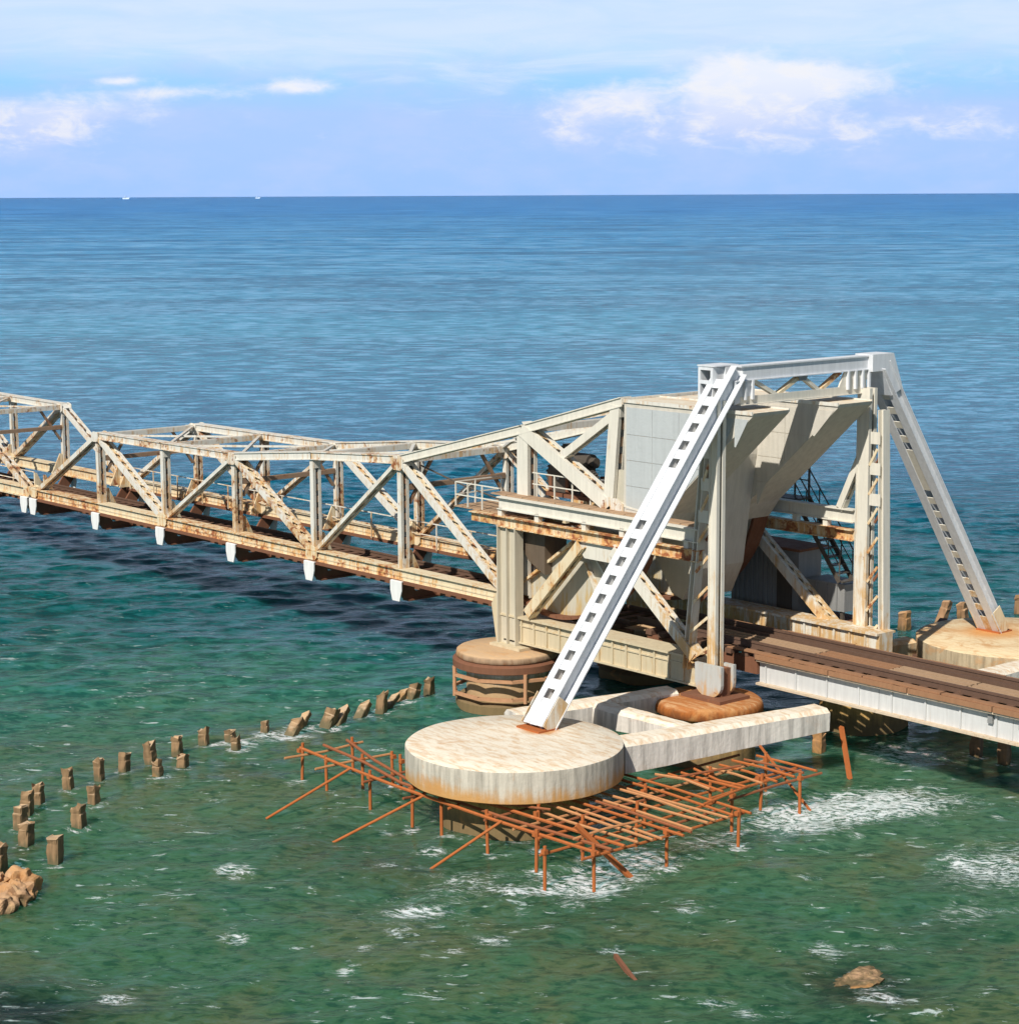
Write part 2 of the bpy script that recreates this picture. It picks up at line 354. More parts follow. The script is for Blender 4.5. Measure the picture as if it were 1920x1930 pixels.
# ---------------------------------------------------------------- the rolling lift span
Y0, Y1, YC = 0.0, 4.6, 2.3
leaf = empty('lift_span', (0, YC, 0), 'long cream lift span with rusty truss sides and big pale counterweight, inside the portal tower', 'bridge span', 'lift spans meeting over the channel')
TOP = [(-25, 6.02), (-20, 6.05), (-15, 6.1), (-10, 6.60), (-5, 6.93), (1.2, 8.45), (5.6, 9.62)]
ZB = 3.05
def tz(i): return V((TOP[i][0], 0, TOP[i][1]))
for Y, sgn in ((Y0, -1), (Y1, 1)):
    off = V((0, Y, 0))
    # bottom chord: web, cover plate, lower angle
    xs = [-30.5, -25, -20, -15, -10, -5, 0.6]
    for i in range(6):
        x0, x1 = xs[i]+0.01, xs[i+1]-0.01
        b = MB().box(x0, x1, Y-0.17, Y+0.17, 2.90, 3.24)
        b.box(x0, x1, Y-0.26, Y+0.26, 3.24, 3.275).box(x0, x1, Y-0.24, Y+0.24, 2.84, 2.90)
        b.box(x0, x1, Y-0.19, Y-0.17, 3.0, 3.05)
        b.build('bottom_chord', M_leaflow, leaf)
        MB().box(x0, x1, Y-0.27, Y-0.245, 2.78, 2.90).build('chord_edge', M_rust, leaf)
    # top chord
    pts = [V((-30.5, Y, 3.05))] + [tz(i)+off for i in range(7)]
    for i in range(1, 7):
        b = MB().beam(pts[i], pts[i+1], Yv, 0.38, 0.22, e0=0.02, e1=0.02)
        b.beam(pts[i], pts[i+1], Yv, 0.46, 0.03, on=0.128, e0=0.02, e1=0.02)
        for k in (-1, 1): b.beam(pts[i], pts[i+1], Yv, 0.07, 0.03, os=k*0.20, on=-0.125)
        b.build('top_chord', M_leaf if i < 5 else M_tower, leaf)
    member('end_post', pts[0], pts[1], Yv, 0.40, 0.18, leaf, M_leaf, M_web, 'zig')
    # posts and diagonals
    for i in range(5):
        x, z = TOP[i]
        member('post', (x, Y, 3.28), (x, Y, z-0.12), Yv, 0.34, 0.20, leaf, M_leaf, M_web, 'bat')
    top = lambda i: (TOP[i][0], Y, TOP[i][1]); bot = lambda x: (x, Y, 3.15)
    for a, c, lc in ((top(0), bot(-20), 'x'), (bot(-20), top(2), 'zig'), (top(2), bot(-10), 'x'), (bot(-10), top(4), 'zig'), (top(4), bot(0.4), 'x')):
        member('diagonal', a, c, Yv, 0.46 if lc == 'x' else 0.36, 0.19 if lc == 'x' else 0.13, leaf, M_leaf, M_leaflow if lc == 'x' else M_web, lc, trim=0.12)
    member('post', (1.25, Y, 3.3), (1.25, Y, 8.35), Yv, 0.40, 0.5, leaf, M_tower, M_web, 'bat')
    member('diagonal', (1.2, Y, 8.45), (5.5, Y, 6.3), Yv, 0.46, 0.42, leaf, M_tower, M_leaflow, 'x')
    member('diagonal', (2.9, Y, 7.75), (5.45, Y, 9.35), Yv, 0.30, 0.24, leaf, M_tower, M_web, 'zig', trim=0.1)
    member('post', (5.35, Y, 9.5), (5.05, Y, 6.3), Yv, 0.42, 0.40, leaf, M_tower, M_web, 'bat')
    # joint plates
    for x, z, r in [(-25, 6.0, .34), (-15, 6.05, .36), (-5, 6.85, .40), (-20, 3.2, .42), (-10, 3.2, .42), (0.5, 3.25, .5), (-30.4, 3.15, .36), (5.3, 6.45, .6)]:
        r *= 0.78
        for k in (-1, 1):
            b = MB(); yy = Y+k*0.238
            b.prism([(x-r, z-r*.5), (x-r*.6, z-r*.85), (x+r*.6, z-r*.85), (x+r, z-r*.5), (x+r, z+r*.4), (x+r*.4, z+r*.7), (x-r*.4, z+r*.7), (x-r, z+r*.4)], yy-0.012, yy+0.012)
            b.build('gusset_plate', M_leaf if z > 5 else M_leaflow, leaf)
    # rolling segment: solid plate with a curved tread
    cx_, cz_, rr = 2.8, 6.9, 4.05
    arc = [(cx_+rr*math.cos(a), cz_+rr*math.sin(a)) for a in np.linspace(R_(-116), R_(0), 26)]
    poly = [(0.75, 3.35)] + arc + [(6.9, 7.6), (5.35, 7.6), (5.2, 6.5), (3.7, 5.35)]
    MB().prism(poly, Y-0.05, Y+0.05).build('segment_plate', M_seg, leaf)
    b = MB()
    for i in range(len(arc)-1):
        b.beam((arc[i][0], Y, arc[i][1]), (arc[i+1][0], Y, arc[i+1][1]), Yv, 0.62, 0.10, e0=0.01, e1=0.01)
    b.build('curved_tread', M_rust, leaf)
    b = MB().beam((0.75, Y, 3.35), (3.7, Y, 5.35), Yv, 0.5, 0.08).beam((3.7, Y, 5.35), (5.2, Y, 6.5), Yv, 0.5, 0.08)
    b.build('segment_edge_angle', M_leaflow, leaf)
    for a in np.linspace(R_(-60), R_(-6), 6):
        b = MB().beam((cx_+rr*math.cos(a), Y, cz_+rr*math.sin(a)), (cx_+(rr-1.5)*math.cos(a), Y, cz_+(rr-1.5)*math.sin(a)), Yv, 0.44, 0.06)
        b.build('stiffener', M_tower, leaf)
# counterweight
def xr(z): return 7.3 + (z-6.45)*1.10 if z > 6.45 else 7.3-(6.45-z)*0.55
ZT = 9.68
for ya, yb in ((-0.20, 1.25), (3.35, 4.80)):
    MB().prism([(5.75, 6.35), (6.9, 5.9), (7.3, 6.45), (xr(9.58), 9.58), (xr(9.58)+0.04, ZT), (5.75, ZT)], ya, yb).build('counterweight_arm', M_cw, leaf)
MB().prism([(5.6, 4.9), (6.3, 3.9), (6.75, 3.75), (7.2, 4.7), (7.45, 6.5), (7.7, 8.0), (7.7, ZT-0.02), (5.85, ZT-0.02)], 1.25, 3.35).build('counterweight_block', M_cw, leaf)
# facing panels on the near and far arm
zrows = [6.5, 7.2, 7.95, 8.7, 9.5]
for yp, dy in ((-0.20, -0.014), (3.35, -0.014)):
    for zi in range(4):
        za, zb = zrows[zi]+0.007, zrows[zi+1]-0.007
        x = 5.85 if yp < 0 else 7.72
        while x < xr(zb)-0.25:
            x2 = x+1.05
            xa = min(x2, xr(za)-0.04); xb = min(x2, xr(zb)-0.04)
            if xb - x > 0.15:
                MB().prism([(x, za), (max(xa, x+0.05), za), (xb, zb), (x, zb)], yp+dy, yp-0.001).build('panel', M_panel if yp < 0 else M_cw, leaf)  # cool sunlit and warm shaded tone put into the panel colours
            x = x2+0.014
b = MB()
for y in (-0.24, 1.25, 3.31, 4.80):
    b.box(5.7, xr(9.58)+0.02, y, y+0.04, ZT-0.06, ZT+0.04)
b.box(5.66, 5.74, -0.24, 4.84, ZT-0.12, ZT+0.06)
b.build('counterweight_rim', M_leaf, leaf)
# portals and lateral bracing between the two trusses
for i in range(0, 6):
    x, z = TOP[i]
    member('cross_strut', (x, 0.2, z-0.02), (x, 4.4, z-0.02), Xv, 0.28, 0.2, leaf, M_leaf, M_web, 'zig')
    if i in (0, 2, 4):
        member('sway_strut', (x, 0.2, z-0.95), (x, 4.4, z-0.95), Xv, 0.2, 0.16, leaf, M_web, M_web, 'zig')
        for ya, yb in ((0.25, 1.2), (4.35, 3.4)):
            MB().beam((x, ya, z-1.5), (x, yb, z-0.12), Xv, 0.10, 0.10).build('knee_brace', M_web, leaf)
xsT = TOP[:6]
for i in range(5):
    a, c = xsT[i], xsT[i+1]
    for (ya, yb) in ((0.2, 4.4), (4.4, 0.2)):
        MB().beam((a[0], ya, a[1]+(-0.02 if ya < 1 else 0.03)), (c[0], yb, c[1]+(-0.02 if ya < 1 else 0.03)), Zv, 0.07, 0.12).build('top_brace', M_leaf, leaf)
MB().beam((1.2, 0.2, 8.5), (5.6, 4.4, 9.6), Zv, 0.07, 0.12).build('top_brace', M_leaf, leaf)
MB().beam((1.2, 4.4, 8.53), (5.6, 0.2, 9.63), Zv, 0.07, 0.12).build('top_brace', M_leaf, leaf)
# floor: cross beams with tapered ends, stringers, sleepers, rails
for x in (-30.3, -25, -20, -15, -10, -5):
    b = MB().prism([(-0.32, 2.84), (-0.32, 2.62), (-0.02, 2.2), (4.62, 2.2), (4.92, 2.62), (4.92, 2.84), (4.45, 2.84), (4.15, 2.435), (0.45, 2.435), (0.15, 2.84)], x-0.05, x+0.05, axis='x')
    b.box(x-0.16, x+0.16, 0.05, 4.55, 2.15, 2.197)
    b.build('floor_beam', M_rust, leaf)
    for yy in (-0.345, 4.945):
        MB().prism([(x-0.30, 2.86), (x-0.30, 2.55), (x-0.19, 2.20), (x+0.19, 2.20), (x+0.30, 2.55), (x+0.30, 2.86)], yy-0.02, yy+0.02).build('hanger_plate', M_hanger, leaf)
        MB().box(x-0.30, x+0.30, min(yy, yy+(0.3 if yy < 0 else -0.3)), max(yy, yy+(0.3 if yy < 0 else -0.3)), 2.86, 2.88).build('hanger_shelf', M_hanger, leaf)
    for ya, yb in ((0.2, 0.75), (4.4, 3.85)):
        MB().prism([(ya, 2.95), (yb, 2.95), (ya+(yb-ya)*0.2, 3.85), (ya, 3.85)], x-0.03, x+0.03, axis='x').build('corner_bracket', M_leaflow, leaf)
for y in (1.45, 3.15):
    MB().box(-30.4, 4.4, y-0.1, y+0.1, 2.21, 2.43).build('stringer', M_rust, leaf)
sl_me = None
for i in range(62):
    x = -30.3 + i*0.56
    if sl_me is None:
        b = MB().box(x-0.12, x+0.12, 1.05, 3.55, 2.44, 2.56); o = b.build('sleeper', M_sleeper, leaf); sl_me = o; sx0 = x
    else:
        c = sl_me.copy(); COL.objects.link(c); c.parent = leaf; c.location.x = x-sx0
for y in (1.46, 3.14):
    MB().box(-30.5, 4.3, y-0.035, y+0.035, 2.66, 2.72).box(-30.5, 4.3, y-0.012, y+0.012, 2.58, 2.66).box(-30.5, 4.3, y-0.07, y+0.07, 2.561, 2.58).build('rail', M_rail, leaf)
for y0_, y1_ in ((1.95, 2.25), (3.25, 3.5)):
    for i in range(17):
        xa = -30.3+i*1.85
        MB().box(xa, xa+1.8, y0_, y1_, 2.562, 2.60).build('walkway_plank', M_rust if i % 3 else M_plank, leaf)
# handrail beside the far walkway
b = MB()
for i in range(16):
    x = -30+i*1.95; b.box(x-0.02, x+0.02, 4.22, 4.26, 2.88, 3.85)
for z in (3.4, 3.85): b.box(-30, -0.7, 4.225, 4.255, z-0.018, z+0.018)
b.build('handrail', M_leaf, leaf)
# cable drooping from the top chord to the platform
MB().tube((-4.4, 0.3, 6.75), (-2.4, 0.3, 6.35), 0.03, 6).tube((-2.4, 0.3, 6.35), (0.7, 0.3, 5.9), 0.03, 6).build('cable', M_dark, leaf)

def copy_tree(o, parent=None):
    kids = list(o.children)
    c = o.copy(); COL.objects.link(c); c.parent = parent
    for ch in kids: copy_tree(ch, c)
    return c
# ---------------------------------------------------------------- the fixed portal tower
tower = empty('portal_tower', (9.8, YC, 1.7), 'tall pale steel portal tower standing astride the track with raking struts', 'bridge tower')
ZP0, ZP1 = 5.50, 6.35
for Y, nr in ((-0.65, True), (5.25, False)):
    sg = -1 if nr else 1
    # front column (I section with stiffeners)
    b = MB().box(0.78, 1.56, Y-0.03, Y+0.03, 1.80, ZP0)
    b.box(0.74, 0.78, Y-0.17, Y+0.17, 1.80, ZP0).box(1.56, 1.60, Y-0.17, Y+0.17, 1.80, ZP0)
    b.box(1.15, 1.18, Y-0.15, Y-0.03, 1.80, ZP0-0.01)
    b.build('front_column', M_front, tower)
    MB().box(0.6, 2.0, Y-0.36, Y+0.36, 1.72, 1.80).prism([(0.32, 2.95), (0.735, 3.6), (0.735, 1.8), (0.55, 1.8)], Y-0.04, Y+0.04).build('column_foot', M_track, tower)
    # platform side beams
    xe = 9.3 if nr else 9.9
    b = MB().box(0.72, xe, Y-0.05, Y+0.05, 6.02, 6.35).box(0.72, xe, Y-0.16, Y+0.14, 6.35, 6.385).box(0.72, xe, Y-0.14, Y-0.05, 5.99, 6.02)
    b.build('platform_beam', M_tower, tower)
    b = MB().box(-0.6 if nr else 0.7, xe, Y-0.06, Y+0.06, 5.48, 5.76).box(-0.6 if nr else 0.7, xe, Y-0.18, Y+0.14, 5.76, 5.79).box(0.7, xe, Y-0.16, Y-0.06, 5.45, 5.48)
    b.build('platform_beam', M_leaflow, tower)
    for x in (0.80, 2.5, 4.6, 6.2, 7.6, 8.8):
        MB().box(x-0.09, x+0.09, Y-0.09, Y+0.09, 5.79, 6.02).build('spacer_post', M_tower, tower)
    # inverted V braces
    member('brace', (2.1, Y, 2.9), (4.5, Y, 5.35), Yv, 0.34, 0.32, tower, M_leaflow, M_leaflow, 'zig')
    member('brace', (5.9, Y, 5.35), (9.2, Y, 2.75), Yv, 0.40, 0.30, tower, M_tower, M_leaflow, 'x')
    MB().prism([(4.1, 5.46), (4.6, 4.95), (5.9, 4.95), (6.3, 5.46)], Y-0.05, Y+0.05).build('gusset_plate', M_tower, tower)
    # main column: raking leg A, upright leg B
    xB0, xB1 = (9.74, 10.04) if nr else (10.0, 10.46)
    b = MB().box(xB0, xB0+0.03, Y-0.17, Y+0.17, 1.95, 10.0).box(xB1-0.03, xB1, Y-0.17, Y-0.05, 1.95, 10.0).box(xB1-0.03, xB1, Y+0.05, Y+0.17, 1.95, 10.0).box(xB0+0.03, xB1-0.03, Y-0.14, Y-0.11, 1.95, 10.0).box(xB0+0.03, xB1-0.03, Y+0.11, Y+0.14, 1.95, 10.0)
    b.build('column_leg', M_tower, tower)
    la, lb_ = ((8.85, 2.35), (9.50, 8.75)) if nr else ((11.05, 2.6), (10.85, 9.4))
    b = MB().beam((la[0], Y, la[1]), (lb_[0], Y, lb_[1]), Yv, 0.30, 0.03, on=-0.08).beam((la[0], Y, la[1]), (lb_[0], Y, lb_[1]), Yv, 0.03, 0.16)
    b.beam((la[0], Y, la[1]), (lb_[0], Y, lb_[1]), Yv, 0.30, 0.03, on=0.08)
    b.build('column_leg', M_tower, tower)
    # lacing between the two legs, each bar countable
    n = 7
    for i in range(n):
        z0 = 2.6+i*0.86; z1 = z0+0.5
        xl = lambda z: la[0]+(lb_[0]-la[0])*(z-la[1])/(lb_[1]-la[1])
        xr_ = xB0-0.02 if nr else xB1+0.02
        p, q = ((xl(z0)+0.12, Y-0.15, z0), (xr_, Y-0.15, z1)) if nr else ((xr_, Y-0.15, z0), (xl(z1)-0.12, Y-0.15, z1))
        MB().beam(p, q, Yv, 0.03, 0.08).build('lacing_bar', M_leaflow, tower)
        if i % 2 == 0: 
            MB().beam((p[0], Y+0.15, p[2]), (q[0], Y+0.15, q[2]), Yv, 0.03, 0.08).build('lacing_bar', M_rust, tower)
    for z in (6.6, 7.5, 8.4):
        x0, x1 = sorted((xl(z), xB0 if nr else xB1))
        if x1-x0 > 0.1: MB().box(x0+0.05, x1-0.02, Y-0.16, Y-0.14, z, z+0.35).build('batten_plate', M_tower, tower)
    # shoe at the column foot
    cx_ = (9.9 if nr else 10.3)
    poly = [(cx_-0.50, 2.68), (cx_+0.50, 2.68), (cx_+0.50, 2.15)] + [(cx_+0.50*math.cos(a), 2.15+0.40*math.sin(a)) for a in np.linspace(0, -math.pi, 12)][1:-1] + [(cx_-0.50, 2.15)]
    MB().prism(poly, Y-0.30, Y-0.19).build('shoe_plate', M_shoe, tower); MB().prism(poly, Y+0.19, Y+0.30).build('shoe_plate', M_shoe, tower)
    MB().box(cx_-0.75, cx_+0.75, Y-0.6, Y+0.6, 1.70, 1.80).box(cx_-0.4, cx_+0.4, Y-0.18, Y+0.18, 1.80, 2.6).build('shoe_base', M_rust, tower)
    # track girder the segment rolls on
    gx1 = 9.25 if nr else 11.4
    yg = Y+0.35*(1 if nr else -1)
    gz = 0.0 if nr else 0.27
    b = MB().box(0.9, gx1, yg-0.30, yg+0.30, 1.93, 2.66+gz)
    b.box(0.7, gx1, yg-0.42, yg+0.42, 2.66+gz, 2.72+gz).box(0.9, gx1, yg-0.38, yg+0.38, 1.88, 1.93).box(0.9, gx1, yg-0.335, yg-0.30, 2.42, 2.46)
    b.build('track_girder', M_track if nr else M_tower, tower)
    for i in range(15 if nr else 16):
        x = 1.1+i*0.58 if nr else 2.2+i*0.58
        MB().box(x-0.03, x+0.03, yg-0.355, yg-0.3005, 1.935, 2.655+gz).build('stiffener', M_track if nr else M_tower, tower)
    # machinery gantry foot beneath the platform
    0 and member('column_brace', ((9.0 if nr else 9.95), Y, 6.5), ((8.3 if nr else 9.2), Y, 6.4), Yv, .1, .1, tower, M_tower, M_tower, 'bat')
# short knee from far column to its platform beam
member('knee_strut', (9.35, 5.25, 6.4), (10.05, 5.25, 7.9), Yv, 0.3, 0.2, tower, M_tower, M_leaflow, 'bat')
# portal beam
XP0, XP1 = 9.78, 10.10
b = MB()
b.box(XP0, XP1, 0.1, 6.35, 10.52, 10.88).box(XP0-0.03, XP1+0.04, 0.0, 6.45, 10.88, 10.92).box(XP1, XP1+0.05, -0.2, 6.3, 10.50, 10.53)
b.build('portal_beam', M_white, tower)
b = MB().box(XP0+0.1, XP1, 0.0, 5.15, 9.86, 9.98).box(XP0, XP1+0.04, 0.0, 5.15, 9.83, 9.86).box(XP1-0.04, XP1, 0.0, 5.15, 9.98, 10.07)
b.build('portal_beam', M_tower, tower)
dg = [(0.55, 10.50), (1.55, 10.02), (2.55, 10.50), (3.35, 10.02), (4.25, 10.50)]
for i in range(4):
    MB().beam((XP1-0.1, dg[i][0], dg[i][1]), (XP1-0.1, dg[i+1][0], dg[i+1][1]), Xv, 0.16, 0.10).build('portal_diagonal', M_tower if i % 2 == 0 else M_leaflow, tower)
MB().prism([(-0.2, 9.86), (0.42, 9.98), (0.42, 10.52), (-0.2, 10.52)], XP1-0.06, XP1-0.01, axis='x').build('portal_gusset', M_white, tower)
MB().prism([(4.1, 9.98), (5.35, 9.98), (5.35, 10.52), (4.4, 10.52)], XP1-0.06, XP1-0.01, axis='x').build('portal_gusset', M_tower, tower)
for y in (0.12, 0.42, 4.45, 4.78, 5.1, 5.38):
    MB().box(XP1-0.01, XP1+0.08, y, y+0.07, 9.98, 10.51).build('stiffener', M_white, tower)
MB().prism([(2.35, 10.51), (2.8, 10.51), (2.7, 10.36), (2.45, 10.36)], XP1-0.16, XP1+0.0, axis='x').build('portal_gusset', M_grey, tower)
# near end box of the portal beam with two square openings, far end plate
xa, xb = 9.10, 9.66
b = MB()
b.box(xa, xa+0.08, -0.62, 0.2, 9.95, 10.88).box(xb-0.10, xb, -0.62, 0.2, 9.95, 10.88)
for z0, z1 in ((9.95, 10.12), (10.42, 10.52), (10.80, 10.90)): b.box(xa+0.08, xb-0.10, -0.62, -0.56, z0, z1)
b.box(xa-0.02, XP0-0.04, -0.64, 0.3, 10.90, 10.935).box(xb, XP0-0.04, -0.2, 0.25, 10.3, 10.89)
b.build('beam_end_box', M_white, tower)
MB().box(xa+0.09, xb-0.11, -0.2, -0.15, 10.0, 10.88).build('end_diaphragm', M_grey, tower)
MB().prism([(5.4, 10.95), (6.35, 10.95), (6.80, 9.9), (6.3, 9.7), (5.85, 10.45), (5.4, 10.45)], 9.62, 10.28, axis='x').build('end_gusset', M_white, tower)

# raking struts: box of two channels with a batten-plated outer face
def raking(p0, p1, near):
    p0, p1 = V(p0), V(p1); t = (p1-p0).normalized(); L = (p1-p0).length
    n = Xv.cross(t).normalized()
    if near and n.y > 0: n = -n
    if not near and n.y < 0: n = -n           # n points outwards from the tower
    b = MB(); Wd, D = 0.80, 0.42
    def bar(x0, x1, n0, n1, t0=0.0, t1=None):
        t1 = L if t1 is None else t1
        c = (p0+t*((t0+t1)/2)) + Xv*((x0+x1)/2) + n*((n0+n1)/2)
        b.quadbox(c, t*((t1-t0)/2), Xv*((x1-x0)/2), n*((n1-n0)/2))
    for s_ in (-1, 1):
        bar(s_*(Wd/2-0.20)-0.015, s_*(Wd/2-0.20)+0.015, -D/2+0.025, D/2-0.025)           # webs
        x0 = s_*(Wd/2-0.15)
        bar(x0-0.11, x0+0.11, D/2-0.025, D/2); bar(x0-0.11, x0+0.20, -D/2, -D/2+0.03) if s_ > 0 else bar(x0-0.20, x0+0.11, -D/2, -D/2+0.03)     # flanges
    o = b.build('raking_strut', M_white, tower)
    # battens on both faces; a solid stretch a bit above half height
    pit = L/19.5; k = 0; a = 0.0; items = [(0.0, pit*1.35)]
    a = pit*1.35+0.28
    while a < L-0.3:
        if 0.545*L < a < 0.63*L: ln = pit*2.9
        else: ln = pit-0.29
        ln = min(ln, L-a); items.append((a, a+ln)); a += ln+0.29
    if near:
        MB().quadbox(p0+t*(L/2)+n*(-D/2+0.06), t*(L/2), Xv*(Wd/2-0.235), n*0.01).build('back_plate', M_tower, o)
    for (a0, a1) in items:
        for face in ((1,) if near else (1, -1)):
            c = p0+t*((a0+a1)/2)+n*(face*(D/2-0.034))
            MB().quadbox(c, t*((a1-a0)/2), Xv*(Wd/2-0.262), n*0.012).build('batten_plate', M_white if near or face > 0 else M_tower, o)
    MB().box(p0.x-0.44, p0.x+0.44, p0.y-0.34, p0.y+0.34, p0.z-0.02, p0.z+0.03).build('foot_plate', M_orange, o)
    for s_ in (-1, 1):
        c = p0+t*0.45+Xv*(s_*(Wd/2+0.02))
        MB().quadbox(c, t*0.45, Xv*0.012, n*(D/2+0.02)).build('foot_cleat', M_leaflow if not near else M_tower, o)
raking((9.72, -7.10, 1.93), (9.80, -0.05, 10.80), True)
raking((10.30, 11.62, 1.93), (9.95, 6.0, 10.62), False)

# walkway across, machinery platform and railings
b = MB().box(-0.2, 9.4, -0.5, 0.45, 5.80, 5.84); 
for i in range(12):
    MB().box(0.2+i*0.75, 0.9+i*0.75, -0.58, -0.08, 6.39, 6.43).build('platform_plank', M_plank, tower)
for i in range(8):
    MB().box(-1.6+i*0.45, -1.2+i*0.45, -0.6, 1.4, 5.80, 5.84).build('platform_plank', M_plank, tower)
for y in (1.0, 3.6):
    MB().box(-0.6, 2.0, y-0.08, y+0.08, 5.5, 5.78).build('cross_girder', M_leaflow, tower)
MB().box(0.9, 1.1, -0.6, 5.2, 5.2, 5.47).build('cross_girder', M_rust, tower)
MB().prism([(1.0, 5.44), (1.35, 4.9), (1.7, 4.45), (2.45, 4.1), (2.45, 5.44)], -0.35, 0.55).build('shade_block', M_shade, tower)  # dark block put in for the shade under the platform
b = MB()
for x in (-1.5, -0.9, -0.2): b.box(x-0.02, x+0.02, -0.62, -0.58, 5.84, 6.6)
for z in (6.2, 6.6): b.box(-1.5, 0.6, -0.615, -0.585, z-0.018, z+0.018)
for y in (0.2, 1.3): b.box(-1.52, -1.48, y-0.02, y+0.02, 5.84, 6.6)
for z in (6.2, 6.6): b.box(-1.515, -1.485, -0.6, 1.3, z-0.018, z+0.018)
b.build('handrail', M_tower, tower)
b = MB()
for x in (1.8, 2.6, 3.4, 4.2): b.box(x-0.02, x+0.02, -0.10, -0.06, 6.43, 7.15)
for z in (6.8, 7.15): b.box(1.6, 4.2, -0.095, -0.065, z-0.016, z+0.016)
b.build('handrail', M_tower, tower)

# winding gear on the platform
gear = empty('winding_machine', (2.6, 0.9, 6.43), 'dark winding machinery with gear wheels on the platform behind the front column', 'machine')
MB().box(1.6, 4.1, 0.45, 1.5, 6.40, 6.52).build('bed_frame', M_rust, gear)
for x, y, r in ((2.1, 0.6, 0.55), (2.9, 0.75, 0.38), (3.5, 0.6, 0.30)):
    b = MB().tube((x, y-0.06, 6.98), (x, y+0.06, 6.98), r, 22)
    for k in range(22):
        a = k*2*math.pi/22; b.quadbox(V((x+(r+0.02)*math.cos(a), y, 6.98+(r+0.02)*math.sin(a))), V((math.cos(a), 0, math.sin(a)))*0.035, Yv*0.06, V((-math.sin(a), 0, math.cos(a)))*0.03)
    b.build('gear_wheel', M_dark, gear)
MB().tube((2.1, 0.5, 6.98), (2.1, 1.45, 6.98), 0.06, 10).tube((2.9, 0.5, 6.98), (2.9, 1.45, 6.98), 0.05, 10).tube((3.5, 0.5, 6.98), (3.5, 1.45, 6.98), 0.05, 10).build('shaft', M_grey, gear)
MB().tube((2.2, 1.0, 7.5), (3.1, 1.0, 7.5), 0.26, 16).box(2.25, 3.05, 0.8, 1.2, 7.1, 7.3).tube((3.1, 1.0, 7.5), (3.3, 1.0, 7.5), 0.16, 16).build('motor', M_dark, gear)
for x in (1.75, 2.5, 3.2, 3.9):
    MB().box(x-0.06, x+0.06, 0.5, 0.62, 6.52, 7.05).build('bearing_stand', M_rust, gear); MB().box(x-0.06, x+0.06, 1.3, 1.42, 6.52, 7.05).build('bearing_stand', M_rust, gear)
MB().box(1.7, 2.0, 1.0, 1.35, 6.52, 7.9).box(1.75, 1.95, 1.02, 1.33, 7.9, 7.96).build('control_box', M_dark, gear)

# shed, tank and stair on the far side
shed = empty('machine_shed', (5.6, 6.4, 2.7), 'shaded grey corrugated shed under the counterweight on the far side', 'shed')
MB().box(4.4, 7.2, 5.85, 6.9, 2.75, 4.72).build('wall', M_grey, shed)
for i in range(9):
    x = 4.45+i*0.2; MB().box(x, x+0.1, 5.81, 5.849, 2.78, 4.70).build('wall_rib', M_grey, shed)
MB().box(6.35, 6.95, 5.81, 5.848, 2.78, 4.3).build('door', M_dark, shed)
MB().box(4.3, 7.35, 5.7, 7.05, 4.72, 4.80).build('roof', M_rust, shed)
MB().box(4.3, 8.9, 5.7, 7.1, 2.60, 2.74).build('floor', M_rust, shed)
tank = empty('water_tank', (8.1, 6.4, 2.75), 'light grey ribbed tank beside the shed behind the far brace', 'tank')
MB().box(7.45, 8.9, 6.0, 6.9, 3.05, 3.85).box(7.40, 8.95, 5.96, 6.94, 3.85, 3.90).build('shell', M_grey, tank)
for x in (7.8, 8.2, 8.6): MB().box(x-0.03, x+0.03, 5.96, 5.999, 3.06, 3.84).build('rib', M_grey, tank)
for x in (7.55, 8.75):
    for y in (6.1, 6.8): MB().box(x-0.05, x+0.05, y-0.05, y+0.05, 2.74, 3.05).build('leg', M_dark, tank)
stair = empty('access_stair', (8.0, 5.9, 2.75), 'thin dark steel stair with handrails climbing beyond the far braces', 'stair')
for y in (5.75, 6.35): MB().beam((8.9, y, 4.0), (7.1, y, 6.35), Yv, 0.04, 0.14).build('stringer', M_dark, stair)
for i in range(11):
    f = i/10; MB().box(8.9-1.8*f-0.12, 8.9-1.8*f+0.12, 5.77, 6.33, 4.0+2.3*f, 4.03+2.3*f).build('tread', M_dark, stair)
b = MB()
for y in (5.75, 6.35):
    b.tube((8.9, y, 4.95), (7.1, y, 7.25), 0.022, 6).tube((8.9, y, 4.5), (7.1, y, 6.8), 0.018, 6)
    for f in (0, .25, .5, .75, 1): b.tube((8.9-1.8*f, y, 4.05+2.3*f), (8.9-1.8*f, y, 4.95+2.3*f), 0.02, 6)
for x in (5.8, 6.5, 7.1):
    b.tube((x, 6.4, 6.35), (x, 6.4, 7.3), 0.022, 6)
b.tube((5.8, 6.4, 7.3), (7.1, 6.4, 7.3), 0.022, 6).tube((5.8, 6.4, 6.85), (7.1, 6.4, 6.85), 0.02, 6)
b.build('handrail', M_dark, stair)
MB().box(5.7, 7.2, 5.7, 6.42, 6.30, 6.35).build('landing', M_dark, stair)

# ---------------------------------------------------------------- second lift span (mirror leaf)
leaf2 = copy_tree(leaf); leaf2.location = (-61.4, YC, 0); leaf2.rotation_euler = (0, 0, math.pi)
leaf2['label'] = 'far lift span rising at the left edge, its tip touching the nearer span'

